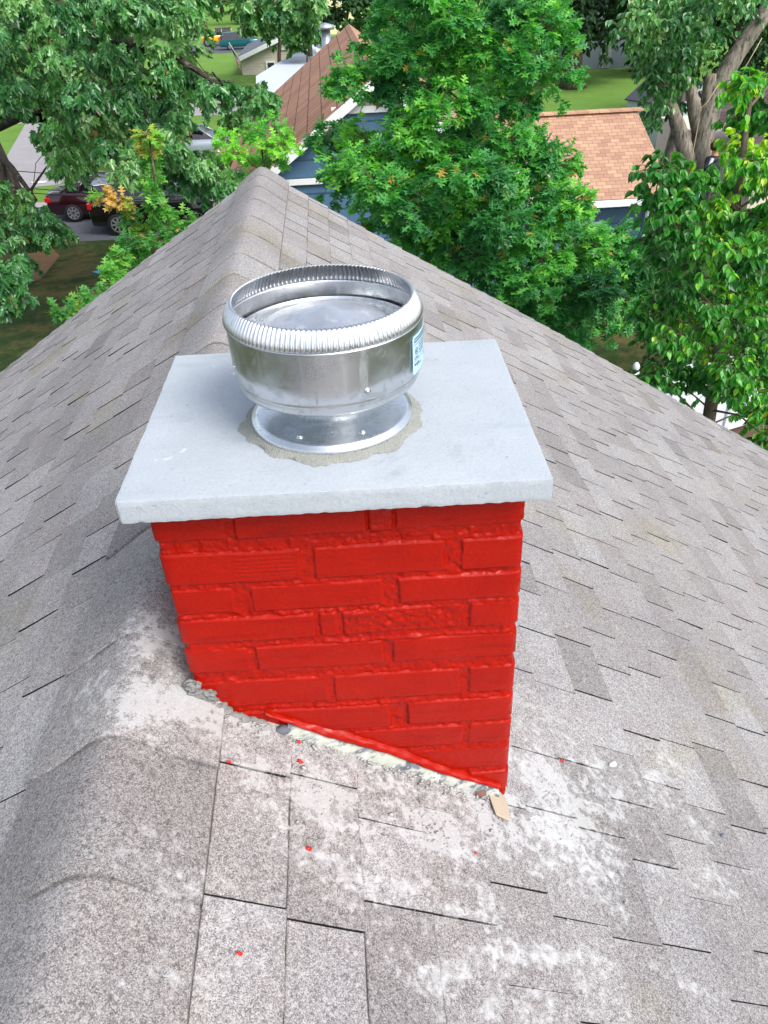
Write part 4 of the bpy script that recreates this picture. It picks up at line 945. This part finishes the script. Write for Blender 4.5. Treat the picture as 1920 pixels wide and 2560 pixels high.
mb = MB(); mb.box(6.6, 7.3, 18.68, 18.74, -5.9, -4.6); wn = mb.build('window', M_WHITE, bh); mb = MB(); mb.box(6.67, 7.23, 18.66, 18.68, -5.83, -4.67); mb.build('pane', M_GLASS, wn)
# grey roofed beige house
Yg = 75; ap = aty(706, 88, Yg); le = aty(588, 146, Yg); xg, zg = float(ap[0]), float(ap[2]); hw = xg-float(le[0]); ze = float(le[2])
gh = empty('beige_house', (xg, Yg+6, G), 'small beige sided house with grey roof and white gable vent', 'house')
mb = MB(); mb.box(xg-hw+.4, xg+hw-.4, Yg+.5, Yg+14, G, ze+.05); mb.poly_prism([(xg-hw+.4, Yg+.5, ze+.05), (xg+hw-.4, Yg+.5, ze+.05), (xg, Yg+.5, zg-.25)], (0, .1, 0)); mb.build('wall', M_BEIGE, gh)
slope('roof_slope', [(xg-hw, Yg+14, ze), (xg-hw, Yg, ze), (xg, Yg, zg), (xg, Yg+14, zg)], M_GREY, gh, .15)
slope('roof_slope', [(xg+hw, Yg, ze), (xg+hw, Yg+14, ze), (xg, Yg+14, zg), (xg, Yg, zg)], M_GREY, gh, .15)
mb = MB()
for s_ in (1, -1): mb.poly_prism([(xg, Yg-.05, zg), (xg+s_*hw, Yg-.05, ze), (xg+s_*hw, Yg-.05, ze-.35), (xg, Yg-.05, zg-.35)], (0, .06, 0))
mb.build('rake_board', M_WHITE, gh)
v0 = aty(695, 95, Yg+.45); v1 = aty(724, 124, Yg+.45); mb = MB(); mb.box(v0[0], v1[0], Yg+.38, Yg+.5, v1[2], v0[2]); mb.build('gable_vent', M_WHITE, gh)
v0 = aty(664, 153, Yg+.45); v1 = aty(690, 175, Yg+.45); mb = MB(); mb.box(v0[0], v1[0], Yg+.38, Yg+.5, v1[2], v0[2]); wn = mb.build('window', M_WHITE, gh); mb = MB(); mb.box(v0[0]+.15, v1[0]-.1, Yg+.34, Yg+.38, v1[2]+.1, v0[2]-.12); mb.build('pane', M_GLASS, wn)
# white flat roofed garage between them
p0, p1, p2, p3 = atz(782, 103, -4.3), atz(640, 190, -4.3), atz(640, 265, -4.3), atz(800, 160, -4.3)
wg = empty('white_garage', (-2, 50, G), 'white roofed garage squeezed behind the brown roof', 'garage')
mb = MB(); mb.poly_prism([p0, p1, p2, p3], (0, 0, -.15)); mb.build('roof', plain('white_membrane', S((196, 204, 220)), .5), wg)
cx_ = (p0+p1+p2+p3)/4
mb = MB(); mb.poly_prism([cx_+(p-cx_)*.94-np.array([0, 0, .15]) for p in (p0, p1, p2, p3)], (0, 0, G+4.45)); mb.build('wall', M_WSIDE, wg)
# cream house at the top
Yc = 118; a = aty(700, 10, Yc); b = aty(905, 10, Yc); cz = float(aty(800, 80, Yc)[2])
ch = empty('cream_house', ((a[0]+b[0])/2, Yc+5, G), 'pale cream house glimpsed behind the dark trees at the top', 'house')
mb = MB(); mb.box(a[0], b[0], Yc, Yc+10, G, -.6); mb.build('wall', M_CREAM, ch)
slope('roof_slope', [(a[0]-.5, Yc-.5, -.7), (b[0]+.5, Yc-.5, -.7), (b[0]+.5, Yc+5, 2), (a[0]-.5, Yc+5, 2)], M_GREY, ch, .15)
slope('roof_slope', [(b[0]+.5, Yc+10.5, -.7), (a[0]-.5, Yc+10.5, -.7), (a[0]-.5, Yc+5, 2), (b[0]+.5, Yc+5, 2)], M_GREY, ch, .15)
for fx in (.2, .5, .8):
    x = a[0]*(1-fx)+b[0]*fx; mb = MB(); mb.box(x-.6, x+.6, Yc-.08, Yc, -3.6, -2.1); wn = mb.build('window', M_WHITE, ch); mb = MB(); mb.box(x-.5, x+.5, Yc-.11, Yc-.08, -3.5, -2.2); mb.build('pane', M_GLASS, wn)
# metal vent pipe behind the brown ridge
p = aty(815, 95, 37); mb = MB(); mb.lathe([(.001, .95), (.38, .85), (.38, .7), (.001, .7)], (p[0], 37, p[2]-.4), 16); mb.tube([(p[0], 37, G), (p[0], 37, p[2]+.35)], .2, 12)
tag(mb.build('flue_pipe', plain('galvanised_pipe', S((176, 186, 200)), .4, .7), None, True), 'galvanised flue pipe with a round cap behind the brown ridge', 'flue pipe')
# sheds
def shed(label, c, rz, w_, d_, h_, rh, wall, roof):
    e = empty('garden_shed', (c[0], c[1], G), label, 'shed', None, rz)
    mb = MB(); mb.box(-w_/2, w_/2, -d_/2, d_/2, 0, h_); 
    for s_ in (-1, 1): mb.poly_prism([(-w_/2, s_*d_/2, h_), (w_/2, s_*d_/2, h_), (0, s_*d_/2, h_+rh)], (0, -s_*.03, 0))
    mb.build('wall', wall, e, local=True)
    mb = MB()
    for s_ in (-1, 1):
        q = [(s_*(w_/2+.1), -d_/2-.1, h_-.06), (s_*(w_/2+.1), d_/2+.1, h_-.06), (0, d_/2+.1, h_+rh+.02), (0, -d_/2-.1, h_+rh+.02)]
        mb.poly_prism(q, (0, 0, .05))
        for k in range(7): y = -d_/2+k*d_/6; mb.poly_prism([(s_*(w_/2+.1), y-.02, h_-.01), (s_*(w_/2+.1), y+.02, h_-.01), (0, y+.02, h_+rh+.075), (0, y-.02, h_+rh+.075)], (0, 0, .03))
    mb.build('roof', roof, e, local=True)
    mb = MB(); mb.box(-.45, .45, -d_/2-.04, -d_/2, .05, h_-.1); mb.build('door', plain('shed_door', S((150, 158, 166)), .5), e, local=True)
M_METAL = siding('ribbed_shed_metal', S((150, 160, 170)), S((170, 180, 188)), 5.0)
c1 = atz(1672, 372, G); shed('grey metal garden shed with dark ribbed roof between tan roof and old trunk', (c1[0]+.3, c1[1]+1.2), R(28), 2.7, 3.0, 1.9, .75, M_METAL, plain('charcoal_roof', S((66, 66, 74)), .6))
c1 = atz(1510, 172, G); shed('shaded blue-grey shed under the dark trees at the back of the lawn', (c1[0], c1[1]+1.5), 0, 6.5, 3, 3.2, .9, plain('dull_blue_wall', S((120, 132, 144)), .8), plain('dark_roof', S((50, 50, 54)), .7))
# dark roofed house at the right edge
p = atz(1880, 400, -4.3)+np.array([3, .6, 0]); mb = MB()
rh = empty('dark_roofed_house', (p[0]+3, p[1]+4, G), 'pale house with dark plank-like roof at the right edge behind the leaves', 'house')
mb.box(p[0]-2.6, p[0]+6, p[1]-.2, p[1]+8, G, -4.4); mb.build('wall', plain('pale_beige_wall', S((214, 200, 184)), .8), rh)
slope('roof_slope', [(p[0]-3, p[1]-.6, -4.4), (p[0]+6, p[1]-.6, -4.4), (p[0]+6, p[1]+4, -3.0), (p[0]-3, p[1]+4, -3.0)], roof_mat('dark_shingles', (S((74, 64, 66)), S((92, 80, 80)), S((34, 30, 32)), S((100, 88, 86))), 3, .25), rh, .12)
# ------------------------------------------------------------------ FENCE
q0 = atz(1592, 905, G+2.0); q1 = atz(1858, 1068, G)
fdir = np.array([q1[0]-q0[0], q1[1]-q0[1]]); FL = np.linalg.norm(fdir); fdir /= FL; fa = math.atan2(fdir[1], fdir[0])
fence = empty('white_fence', (q0[0], q0[1], G), 'white vinyl privacy fence with round capped posts below the right roof edge', 'fence', None, fa)
M_VIN = plain('white_vinyl', S((206, 212, 222)), .4, var=.04)
x = -4.8
while x < FL+3.6:
    mb = MB(); mb.box(-.065+x, .065+x, -.065, .065, 0, 1.78); mb.build('post', M_VIN, fence, local=True)
    mb = MB(); mb.lathe([(.001, 2.0), (.03, 1.985), (.058, 1.945), (.064, 1.905), (.05, 1.86), (.03, 1.84), (.05, 1.825), (.085, 1.81), (.085, 1.78), (.001, 1.78)], (x, 0, 0), 16); mb.build('post_cap', M_VIN, fence, True, local=True)
    mb = MB(); mb.box(x+.066, x+2.334, -.025, .025, .06, .2); mb.box(x+.066, x+2.334, -.025, .025, 1.56, 1.68)
    k = x+.07
    while k < x+2.3: mb.box(k, k+.178, -.012, .012, .2, 1.56); k += .182
    mb.build('panel', M_VIN, fence, local=True); x += 2.4
# ------------------------------------------------------------------ VEHICLES
M_TYRE = plain('tyre_rubber', S((22, 22, 24)), .85); M_RIM = plain('alloy_rim', S((176, 180, 186)), .3, .8, .05); M_CGLS = NM('car_glass').done(S((14, 18, 20)), .05, 0, .9)
M_LAMP_R = plain('tail_lamp', S((190, 22, 30)), .15); M_LAMP_O = plain('amber_lamp', S((240, 130, 20)), .2); M_LAMP_W = plain('head_lamp', S((214, 220, 226)), .1); M_CHROME = plain('chrome', S((210, 212, 216)), .12, 1)
def paint(name, c, metal=.3): return plain(name, c, .25, metal, .05, 3, .5, 0, Coat_Weight=1.0, Coat_Roughness=.04)
def loft(mb, secs):
    b = len(mb.v); m = len(secs[0])
    for s_ in secs: mb.v += [tuple(map(float, p)) for p in s_]; mb.t += [.5]*m
    for i in range(len(secs)-1):
        for k in range(m-1): a = b+i*m+k; mb.f.append((a, a+1, a+m+1, a+m))
    mb.f.append(tuple(b+k for k in range(m))); mb.f.append(tuple(b+(len(secs)-1)*m+k for k in range(m-1, -1, -1)))
def car(name, label, loc, rz, body, green, wheels, wr, pm, length, half, lamps, mats=None, roofmat=None, pillars=(), rack=False, spokes=8, group=None):
    """body: (x, zlow, zbelt, halfwidth); green: (x, zbase, ztop, wbase, wtop); local +x is the nose"""
    e = empty(name, (loc[0], loc[1], loc[2]), label, 'car' if name != 'pickup_truck' else 'truck', group, rz)
    mb = MB(); secs = []
    for x, zl_, zb, w_ in body:
        secs.append([(x, -w_*.86, zl_), (x, -w_*.97, zl_+.12), (x, -w_, zl_+(zb-zl_)*.55), (x, -w_*.985, zb-.07), (x, -w_*.90, zb), (x, -w_*.45, zb+.025), (x, 0, zb+.035), (x, w_*.45, zb+.025), (x, w_*.90, zb), (x, w_*.985, zb-.07), (x, w_, zl_+(zb-zl_)*.55), (x, w_*.97, zl_+.12), (x, w_*.86, zl_)])
    secs = [s_ for s_ in secs]; loft(mb, secs); o = mb.build('body', pm, e, True, local=True); o.modifiers.new('es', 'EDGE_SPLIT').split_angle = R(45)
    mb = MB(); secs = [[(x, -wb, zb), (x, -(wb+wt)/2-.01, (zb+zt)/2), (x, -wt, zt), (x, wt, zt), (x, (wb+wt)/2+.01, (zb+zt)/2), (x, wb, zb)] for x, zb, zt, wb, wt in green]
    loft(mb, secs); mb.build('windows', M_CGLS, e, local=True)
    rs = [g for g in green if g[2]-g[1] > .25]; mb = MB()
    secs = [[(x, -wt-.02, zt-.03), (x, -wt*.98, zt+.015), (x, -wt*.5, zt+.045), (x, 0, zt+.05), (x, wt*.5, zt+.045), (x, wt*.98, zt+.015), (x, wt+.02, zt-.03)] for x, zb, zt, wb, wt in rs]
    loft(mb, secs); mb.build('roof', roofmat or pm, e, True, local=True)
    mb = MB()
    for (xa, xb) in pillars:
        def gi(x_, top_, green=green):
            for g1_, g2_ in zip(green[:-1], green[1:]):
                if g1_[0] <= x_ <= g2_[0]:
                    f_ = (x_-g1_[0])/(g2_[0]-g1_[0]); k = (2, 4) if top_ else (1, 3); return g1_[k[0]]*(1-f_)+g2_[k[0]]*f_, g1_[k[1]]*(1-f_)+g2_[k[1]]*f_
            return 0, 0
        z0, w0 = gi(xa, False); z1, w1 = gi(xb, True)
        for s_ in (-1, 1): mb = MB(); mb.tube([(xa, s_*w0, z0-.02), ((xa+xb)/2, s_*((w0+w1)/2+.012), (z0+z1)/2), (xb, s_*w1, z1)], .038, 6); mb.build('pillar', pm, e, True, local=True)
    for x in wheels:
        for s_ in (-1, 1):
            y = s_*(half-.10); mb = MB()
            prof = [(wr*.62, -.10), (wr*.93, -.105), (wr, -.07), (wr, .07), (wr*.93, .105), (wr*.62, .10)]
            b = 0; m = 24
            for r_, d_ in prof:
                for k in range(m): th = 2*math.pi*k/m; mb.v.append((x+r_*math.cos(th), y+d_, wr+r_*math.sin(th))); mb.t.append(.5)
            for i in range(len(prof)-1):
                for k in range(m): a = i*m+k; c_ = i*m+(k+1) % m; mb.f.append((a, c_, c_+m, a+m))
            ty = mb.build('tyre', M_TYRE, e, True, local=True)
            mb = MB(); yy = y+s_*.085
            for k in range(spokes):
                th = 2*math.pi*k/spokes; d_ = Vector((math.cos(th), 0, math.sin(th))); t_ = Vector((-math.sin(th), 0, math.cos(th))); c_ = Vector((x, yy, wr))
                mb.poly_prism([c_+d_*wr*.12-t_*.035, c_+d_*wr*.12+t_*.035, c_+d_*wr*.62+t_*.03, c_+d_*wr*.62-t_*.03], (0, s_*.02, 0))
            m = 24
            for k in range(m):
                th0 = 2*math.pi*k/m; th1 = 2*math.pi*(k+1)/m
                mb.poly_prism([(x+wr*.60*math.cos(th0), yy, wr+wr*.60*math.sin(th0)), (x+wr*.60*math.cos(th1), yy, wr+wr*.60*math.sin(th1)), (x+wr*.68*math.cos(th1), yy, wr+wr*.68*math.sin(th1)), (x+wr*.68*math.cos(th0), yy, wr+wr*.68*math.sin(th0))], (0, s_*.025, 0))
            mb.build('rim', M_RIM, e, local=True)
            mb = MB()   # dark wheel well
            mb.lathe([(.001, 0), (wr*1.12, 0)], (0, 0, 0), 24); wv = [(x+q[0], y+s_*.112, wr+.02+q[1]) for q in mb.v]; f_ = mb.f; mb = MB(); mb.v = wv; mb.f = f_; mb.t = [.5]*len(wv)
            mb2 = MB(); mb2.v = [(q[0], y-s_*.10, q[2]) for q in wv]; mb2.f = f_; mb2.t = mb.t; mb2.build('wheel_well', M_TYRE, e, local=True)
    for nm, x0, x1, y0, y1, z0, z1, m_ in lamps:
        for s_ in (-1, 1):
            mb = MB(); a, b_ = sorted((s_*y0, s_*y1)); mb.box(x0, x1, a, b_, z0, z1); mb.build(nm, m_, e, False, .02, local=True)
    if rack:
        for s_ in (-1, 1):
            mb = MB(); y = s_*(rs[0][4]-.08); mb.tube([(rs[0][0]+.2, y, rs[0][2]+.02), (rs[0][0]+.3, y, rs[0][2]+.1), (rs[-1][0]-.3, y, rs[-1][2]+.1), (rs[-1][0]-.2, y, rs[-1][2]+.02)], .02, 6); mb.build('roof_rail', M_CHROME, e, True, local=True)
        for fx in (.25, .7):
            x = rs[0][0]*(1-fx)+rs[-1][0]*fx; mb = MB(); mb.tube([(x, -rs[0][4]+.08, rs[0][2]+.11), (x, rs[0][4]-.08, rs[0][2]+.11)], .022, 6); mb.build('crossbar', M_CHROME, e, True, local=True)
    return e
H = .91
sb = [(-2.40, .42, .78, .70), (-2.34, .30, .96, .84), (-2.1, .26, 1.02, .89), (-1.55, .24, 1.02, .91), (-1.0, .22, .99, .91), (0, .22, .96, .91), (.9, .22, .93, .91), (1.6, .24, .86, .89), (2.1, .28, .76, .85), (2.35, .34, .66, .72), (2.42, .42, .56, .6)]
sg = [(-1.95, 1.00, 1.02, .74, .70), (-1.15, .99, 1.36, .80, .60), (-.6, .97, 1.43, .82, .62), (.1, .95, 1.43, .82, .62), (.45, .93, 1.36, .81, .62), (1.25, .90, .93, .76, .72)]
w0 = atz(190, 556, G)
car('sedan', 'dark maroon sedan parked beyond the black SUV with its tail showing', (w0[0]+1.45, w0[1]+.9, G+.004), 0, sb, sg, (-1.45, 1.4), .33, paint('maroon_car_paint', S((46, 6, 18))), 4.8, .91,
    [('tail_light', -2.39, -2.18, .58, .90, .74, .90, M_LAMP_R), ('headlight', 2.1, 2.32, .5, .86, .56, .68, M_LAMP_W), ('door_handle', -.62, -.45, .905, .935, .82, .86, M_CHROME), ('bumper', -2.44, -2.3, .05, .8, .34, .5, paint('maroon_bumper', S((40, 6, 16)))), ('window_trim', -1.9, .9, .80, .83, .985, 1.005, M_CHROME)], pillars=[(-1.9, -1.1), (-.25, -.2), (1.2, .45), (-1.2, -.9)])
ub = [(-2.35, .45, .9, .80), (-2.3, .35, 1.08, .90), (-1.9, .30, 1.12, .94), (-1, .28, 1.12, .95), (.4, .28, 1.1, .95), (1.1, .28, 1.08, .95), (1.7, .30, 1.04, .93), (2.1, .34, .98, .88), (2.28, .40, .82, .78), (2.33, .48, .7, .7)]
ug = [(-2.28, 1.10, 1.14, .82, .80), (-2.1, 1.1, 1.68, .84, .68), (-1, 1.1, 1.74, .86, .70), (.3, 1.09, 1.73, .86, .70), (.6, 1.08, 1.66, .85, .69), (1.25, 1.07, 1.1, .80, .76)]
s0 = aty(222, 500, 27.9)
car('suv', 'black SUV with silver roof rails parked on the street in front of the maroon sedan', (s0[0]+2.35, 28.35, G+.004), 0, ub, ug, (-1.4, 1.4), .38, paint('black_car_paint', S((10, 11, 14))), 4.7, .95,
    [('tail_light', -2.34, -2.2, .72, .93, .92, 1.12, M_LAMP_R), ('headlight', 2.0, 2.26, .60, .90, .78, .92, M_LAMP_W), ('turn_lamp', 2.05, 2.30, .62, .89, .68, .79, M_LAMP_O), ('door_handle', -.5, -.33, .945, .97, .95, .99, M_CHROME), ('bumper', 2.22, 2.38, .05, .82, .42, .6, paint('black_bumper', S((16, 17, 20))))], pillars=[(-2.2, -2.05), (-1.1, -1.0), (.05, 0), (1.2, .6)], rack=True, roofmat=paint('silver_roof_paint', S((120, 130, 146))))
vb = [(-2.4, .45, .95, .82), (-2.35, .32, 1.05, .92), (-1.2, .28, 1.05, .96), (.6, .28, 1.02, .96), (1.3, .28, .98, .94), (1.9, .32, .88, .9), (2.3, .38, .72, .8)]
vg = [(-2.3, 1.04, 1.1, .84, .8), (-2.0, 1.04, 1.66, .86, .70), (-.5, 1.04, 1.72, .88, .72), (.3, 1.03, 1.68, .88, .70), (1.5, .98, 1.0, .8, .76)]
M_TEAL = paint('teal_car_paint', S((18, 96, 104)))
p = atz(555, 124, G)
s_ = 1.0
v0 = car('minivan', 'teal minivan parked beyond the grey roofed house', (p[0]+2.5, p[1]-.5, G+.02), R(8), [(a*1.1, b, c_, d) for a, b, c_, d in vb], [(a*1.1, b, c_, d, e_) for a, b, c_, d, e_ in vg], (-1.5, 1.6), .34, M_TEAL, 5, .95,
    [('tail_light', -2.66, -2.5, .7, .9, .9, 1.2, M_LAMP_R), ('headlight', 2.3, 2.5, .5, .8, .6, .72, M_LAMP_W)], pillars=[(-2.4, -2.1), (-.6, -.5), (.5, .3), (1.4, .4)], group='vehicles parked beyond the houses')
p = atz(545, 120, G)
M_YEL = paint('yellow_car_paint', S((236, 176, 22)), .0)
jb = [(-1.95, .5, 1.05, .76), (-1.9, .45, 1.12, .8), (.5, .42, 1.12, .8), (.55, .45, 1.05, .72), (1.75, .5, 1.0, .66), (1.85, .55, .95, .62)]
jg = [(-1.8, 1.12, 1.2, .74, .70), (-1.75, 1.12, 1.74, .74, .68), (.2, 1.12, 1.74, .74, .68), (.5, 1.12, 1.16, .72, .70)]
car('jeep', 'boxy yellow off-road car with black top left of the teal minivan', (p[0]-.3, p[1]+3.2, G+.02), R(188), jb, jg, (-1.25, 1.25), .42, M_YEL, 3.8, .80,
    [('headlight', 1.8, 1.9, .3, .5, .75, .92, M_LAMP_W), ('fender', .85, 1.7, .62, .86, .86, .96, M_YEL)], pillars=[(-1.75, -1.75), (-.6, -.6), (.35, .2)], roofmat=plain('black_top', S((40, 44, 52)), .7), group='vehicles parked beyond the houses')
p = atz(500, 405, G)   # pale car glimpsed behind maple boughs
car('sedan', 'pale silver car mostly hidden behind the maple boughs across the street', (p[0]-.3, p[1]+1, G+.004), 0, sb, sg, (-1.45, 1.4), .33, paint('silver_car_paint', S((170, 180, 196))), 4.8, .91,
    [('tail_light', -2.39, -2.18, .58, .90, .74, .90, M_LAMP_R), ('headlight', 2.1, 2.32, .5, .86, .56, .68, M_LAMP_W)], pillars=[(-1.9, -1.1), (-.25, -.2), (1.2, .45)])
# ------------------------------------------------------------------ FLAG
Yfl = 73
fl = empty('flag', tuple(aty(578, 140, Yfl)), 'small American flag on a slanted white pole by the grey roof', 'flag')
mb = MB(); a = Vector(aty(600, 152, Yfl)); b = Vector(aty(572, 106, Yfl)); mb.tube([a, b], .04, 6); mb.build('pole', M_WHITE, fl, True)
n = NM('flag_cloth'); uvn = n.n('ShaderNodeAttribute', attribute_name='rc'); sx = n.n('ShaderNodeSeparateXYZ'); n.l(uvn.outputs['Vector'], sx.inputs[0])
st = n.math('GREATER_THAN', n.math('FRACT', n.math('MULTIPLY', sx.outputs[1], 6.5)), .5); c = n.mix(st, S((176, 40, 52)), S((230, 228, 230)))
can = n.math('MULTIPLY', n.math('LESS_THAN', sx.outputs[0], .4), n.math('GREATER_THAN', sx.outputs[1], .46))
vo = n.n('ShaderNodeTexVoronoi'); vo.inputs['Scale'].default_value = 14; n.l(uvn.outputs['Vector'], vo.inputs['Vector'])
c = n.mix(can, c, n.mix(n.math('LESS_THAN', vo.outputs['Distance'], .22), S((30, 38, 84)), S((226, 228, 236)))); M_FLAG = n.done(c, .8)
vv, ff, rc_ = [], [], []
d = (b-a).normalized()
for i in range(13):
    for j in range(9):
        u_, v__ = i/12, j/8      # u away from the pole (hangs down), v along the pole
        q = a+(b-a)*(.3+.65*v__)+Vector((.35*u_, .12*math.sin(u_*7+v__*2), -1.5*u_+.15*u_*v__)); vv.append(tuple(q)); rc_.append((u_, v__, 0))
for i in range(12):
    for j in range(8): q = i*9+j; ff.append((q, q+1, q+10, q+9))
me = bpy.data.meshes.new('cloth'); me.from_pydata(vv, [], ff); at = me.attributes.new('rc', 'FLOAT_VECTOR', 'POINT'); at.data.foreach_set('vector', np.array(rc_, dtype=np.float32).ravel()); me.update()
o = link('cloth', me, M_FLAG, fl); o.modifiers.new('t', 'SOLIDIFY').thickness = .01
# ------------------------------------------------------------------ WIRES, LITTER
M_WIRE = plain('wire', S((30, 34, 32)), .6)
for py0, py1, lb in ((418, 419, 'upper thin black wire crossing above the far driveway'), (459, 461, 'middle thin black wire crossing just above the maroon sedan'), (470, 472, 'lowest thin black wire crossing the far lawn')):
    a = aty(-80, py0, 24); b = aty(1000, py1+20, 24); mb = MB()
    pts = [a*(1-t_)+b*t_+np.array([0, 0, -.25*math.sin(math.pi*t_)]) for t_ in np.linspace(0, 1, 12)]
    mb.tube(pts, .012, 5); tag(mb.build('overhead_wire', M_WIRE, None, True), lb, 'wire', 'thin wires strung along the street')
def litter(name, px, py, col, w_, label):
    p = atz(px, py, G); mb = MB(); mb.ico((p[0], p[1], G+.04), w_, (1.6, .8, .18), 10, .2); tag(mb.build(name, plain(name+str(px), col, .7), None, True), label, 'litter')
litter('paper_scrap', 112, 609, S((214, 216, 232)), .3, 'white paper scrap on the near edge of the street')
litter('paper_scrap', 97, 458, S((224, 228, 232)), .22, 'white paper scrap at the foot of the far driveway')
litter('plastic_scrap', 252, 682, S((72, 150, 206)), .16, 'light blue plastic scrap lying on the dark front lawn')
litter('garden_rock', 1518, 776, S((206, 190, 182)), .2, 'pale garden rock in the bare soil by the blue wall')
litter('garden_rock', 1565, 768, S((186, 170, 158)), .16, 'tan garden rock nearer the blue wall corner')
# ------------------------------------------------------------------ PERSON by the old tree
hp = aty(1792, 366, yb-.75); px_, py_, hz = float(hp[0]), float(hp[1]), float(hp[2])
per = empty('person', (px_, py_, G), 'person in dark navy clothes holding a rope beside the furrowed trunk', 'person')
zt_ = hz+.02; f0 = zt_-1.66     # stands on the ground
f0 = G
def P(x, y, z): return (px_+x, py_+y, f0+z)
hh = (hz-G)/1.62
J = {}; E_ = []
def jn(name, x, y, z, r, par=None):
    J[name] = (len(J), P(x, y, z*hh), r*hh)
    if par: E_.append((J[par][0], J[name][0]))
jn('pelvis', 0, 0, .93, .15); jn('waist', 0, 0, 1.08, .13, 'pelvis'); jn('chest', -.02, -.02, 1.28, .155, 'waist'); jn('neck0', -.02, -.01, 1.45, .07, 'chest'); jn('neck', 0, 0, 1.50, .055, 'neck0'); jn('head', .02, 0, 1.60, .088, 'neck'); jn('crown', .02, .0, 1.68, .075, 'head')
for s_, nm in ((-1, 'l'), (1, 'r')):
    jn('hip'+nm, s_*.10, 0, .88, .105, 'pelvis'); jn('knee'+nm, s_*.13, -.06, .48, .065, 'hip'+nm); jn('ank'+nm, s_*.14, 0, .09, .042, 'knee'+nm); jn('toe'+nm, s_*.16, -.16, .04, .035, 'ank'+nm)
    jn('sh'+nm, s_*.19, 0, 1.40, .062, 'chest')
jn('ell', -.28, -.16, 1.24, .045, 'shl'); jn('wrl', -.16, -.34, 1.38, .030, 'ell'); jn('hal', -.12, -.38, 1.42, .032, 'wrl')
jn('elr', .40, -.04, 1.50, .045, 'shr'); jn('wrr', .62, -.08, 1.56, .030, 'elr'); jn('har', .69, -.09, 1.57, .032, 'wrr')
for h_, (sx_, dv) in (('hal', (-.12, (.02, -.05, .05))), ('har', (.69, (.06, -.005, .01)))):
    o3 = J[h_][1]
    for k in range(5):
        a = (k-2)*.016; b = J[h_]; nm = h_+str(k); c_ = (o3[0]+dv[0]*.7+(a if h_ == 'hal' else 0), o3[1]+dv[1]*.7+(-.0 if h_ == 'hal' else a), o3[2]+dv[2]*.7+(.0 if k else -.03)); J[nm] = (len(J), c_, .0095); E_.append((b[0], J[nm][0]))
        J[nm+'t'] = (len(J), tuple(c_[i]+dv[i]*.8*(1 if k else .4)-(.01 if i == 2 else 0) for i in range(3)), .008); E_.append((J[nm][0], J[nm+'t'][0]))
me = bpy.data.meshes.new('body'); me.from_pydata([j[1] for j in J.values()], E_, []); me.update()
o = link('body', me, None, per); sk = o.modifiers.new('skin', 'SKIN'); 
for i, j in enumerate(J.values()): me.skin_vertices[0].data[i].radius = (j[2], j[2])
me.skin_vertices[0].data[0].use_root = True; o.modifiers.new('sub', 'SUBSURF').levels = 2; o.modifiers[-1].render_levels = 2
n = NM('skin_and_clothes'); sx = n.n('ShaderNodeSeparateXYZ'); n.l(n.tc.outputs['Object'], sx.inputs[0])
skin = S((206, 150, 122)); cloth = S((22, 26, 44)); isskin = n.math('GREATER_THAN', sx.outputs[2], 1.46*hh); arm = n.math('GREATER_THAN', sx.outputs[0], .30)
c = n.mix(n.math('MAXIMUM', isskin, arm), cloth, skin); M_BODY = n.done(c, .7); me.materials.append(M_BODY)
mb = MB(); hc = J['head'][1]; mb.ico((hc[0]+.005, hc[1]+.03, hc[2]+.045), .118*hh, (1, 1.05, .95), 14, .06); mb.build('hair', plain('auburn_hair', S((96, 44, 28)), .8), per, True)
mb = MB(); mb.tube([(hc[0], hc[1]-.085, hc[2]+.01), (hc[0], hc[1]-.115, hc[2]-.02)], [.012, .018], 6)
for s_ in (-1, 1): mb.ico((hc[0]+s_*.034, hc[1]-.084, hc[2]+.02), .012, (1, .6, .7), 8, 0)
mb.build('face', M_BODY, per, True)
mb = MB(); a = np.array(P(-.12, -.13, 1.44*hh)); b = np.array(P(-.30, -.12, .92*hh)); mb.tube([a, (a+b)/2+np.array([-.04, -.04, 0]), b], [.05, .055, .04], 6); mb.build('harness_strap', plain('grey_webbing', S((186, 194, 210)), .6), per, True)
mb = MB(); a = b; b = np.array(P(-.34, -.1, .35)); mb.tube([a, b], .02, 6); mb.build('lanyard', plain('cyan_cord', S((60, 160, 200)), .6), per, True)
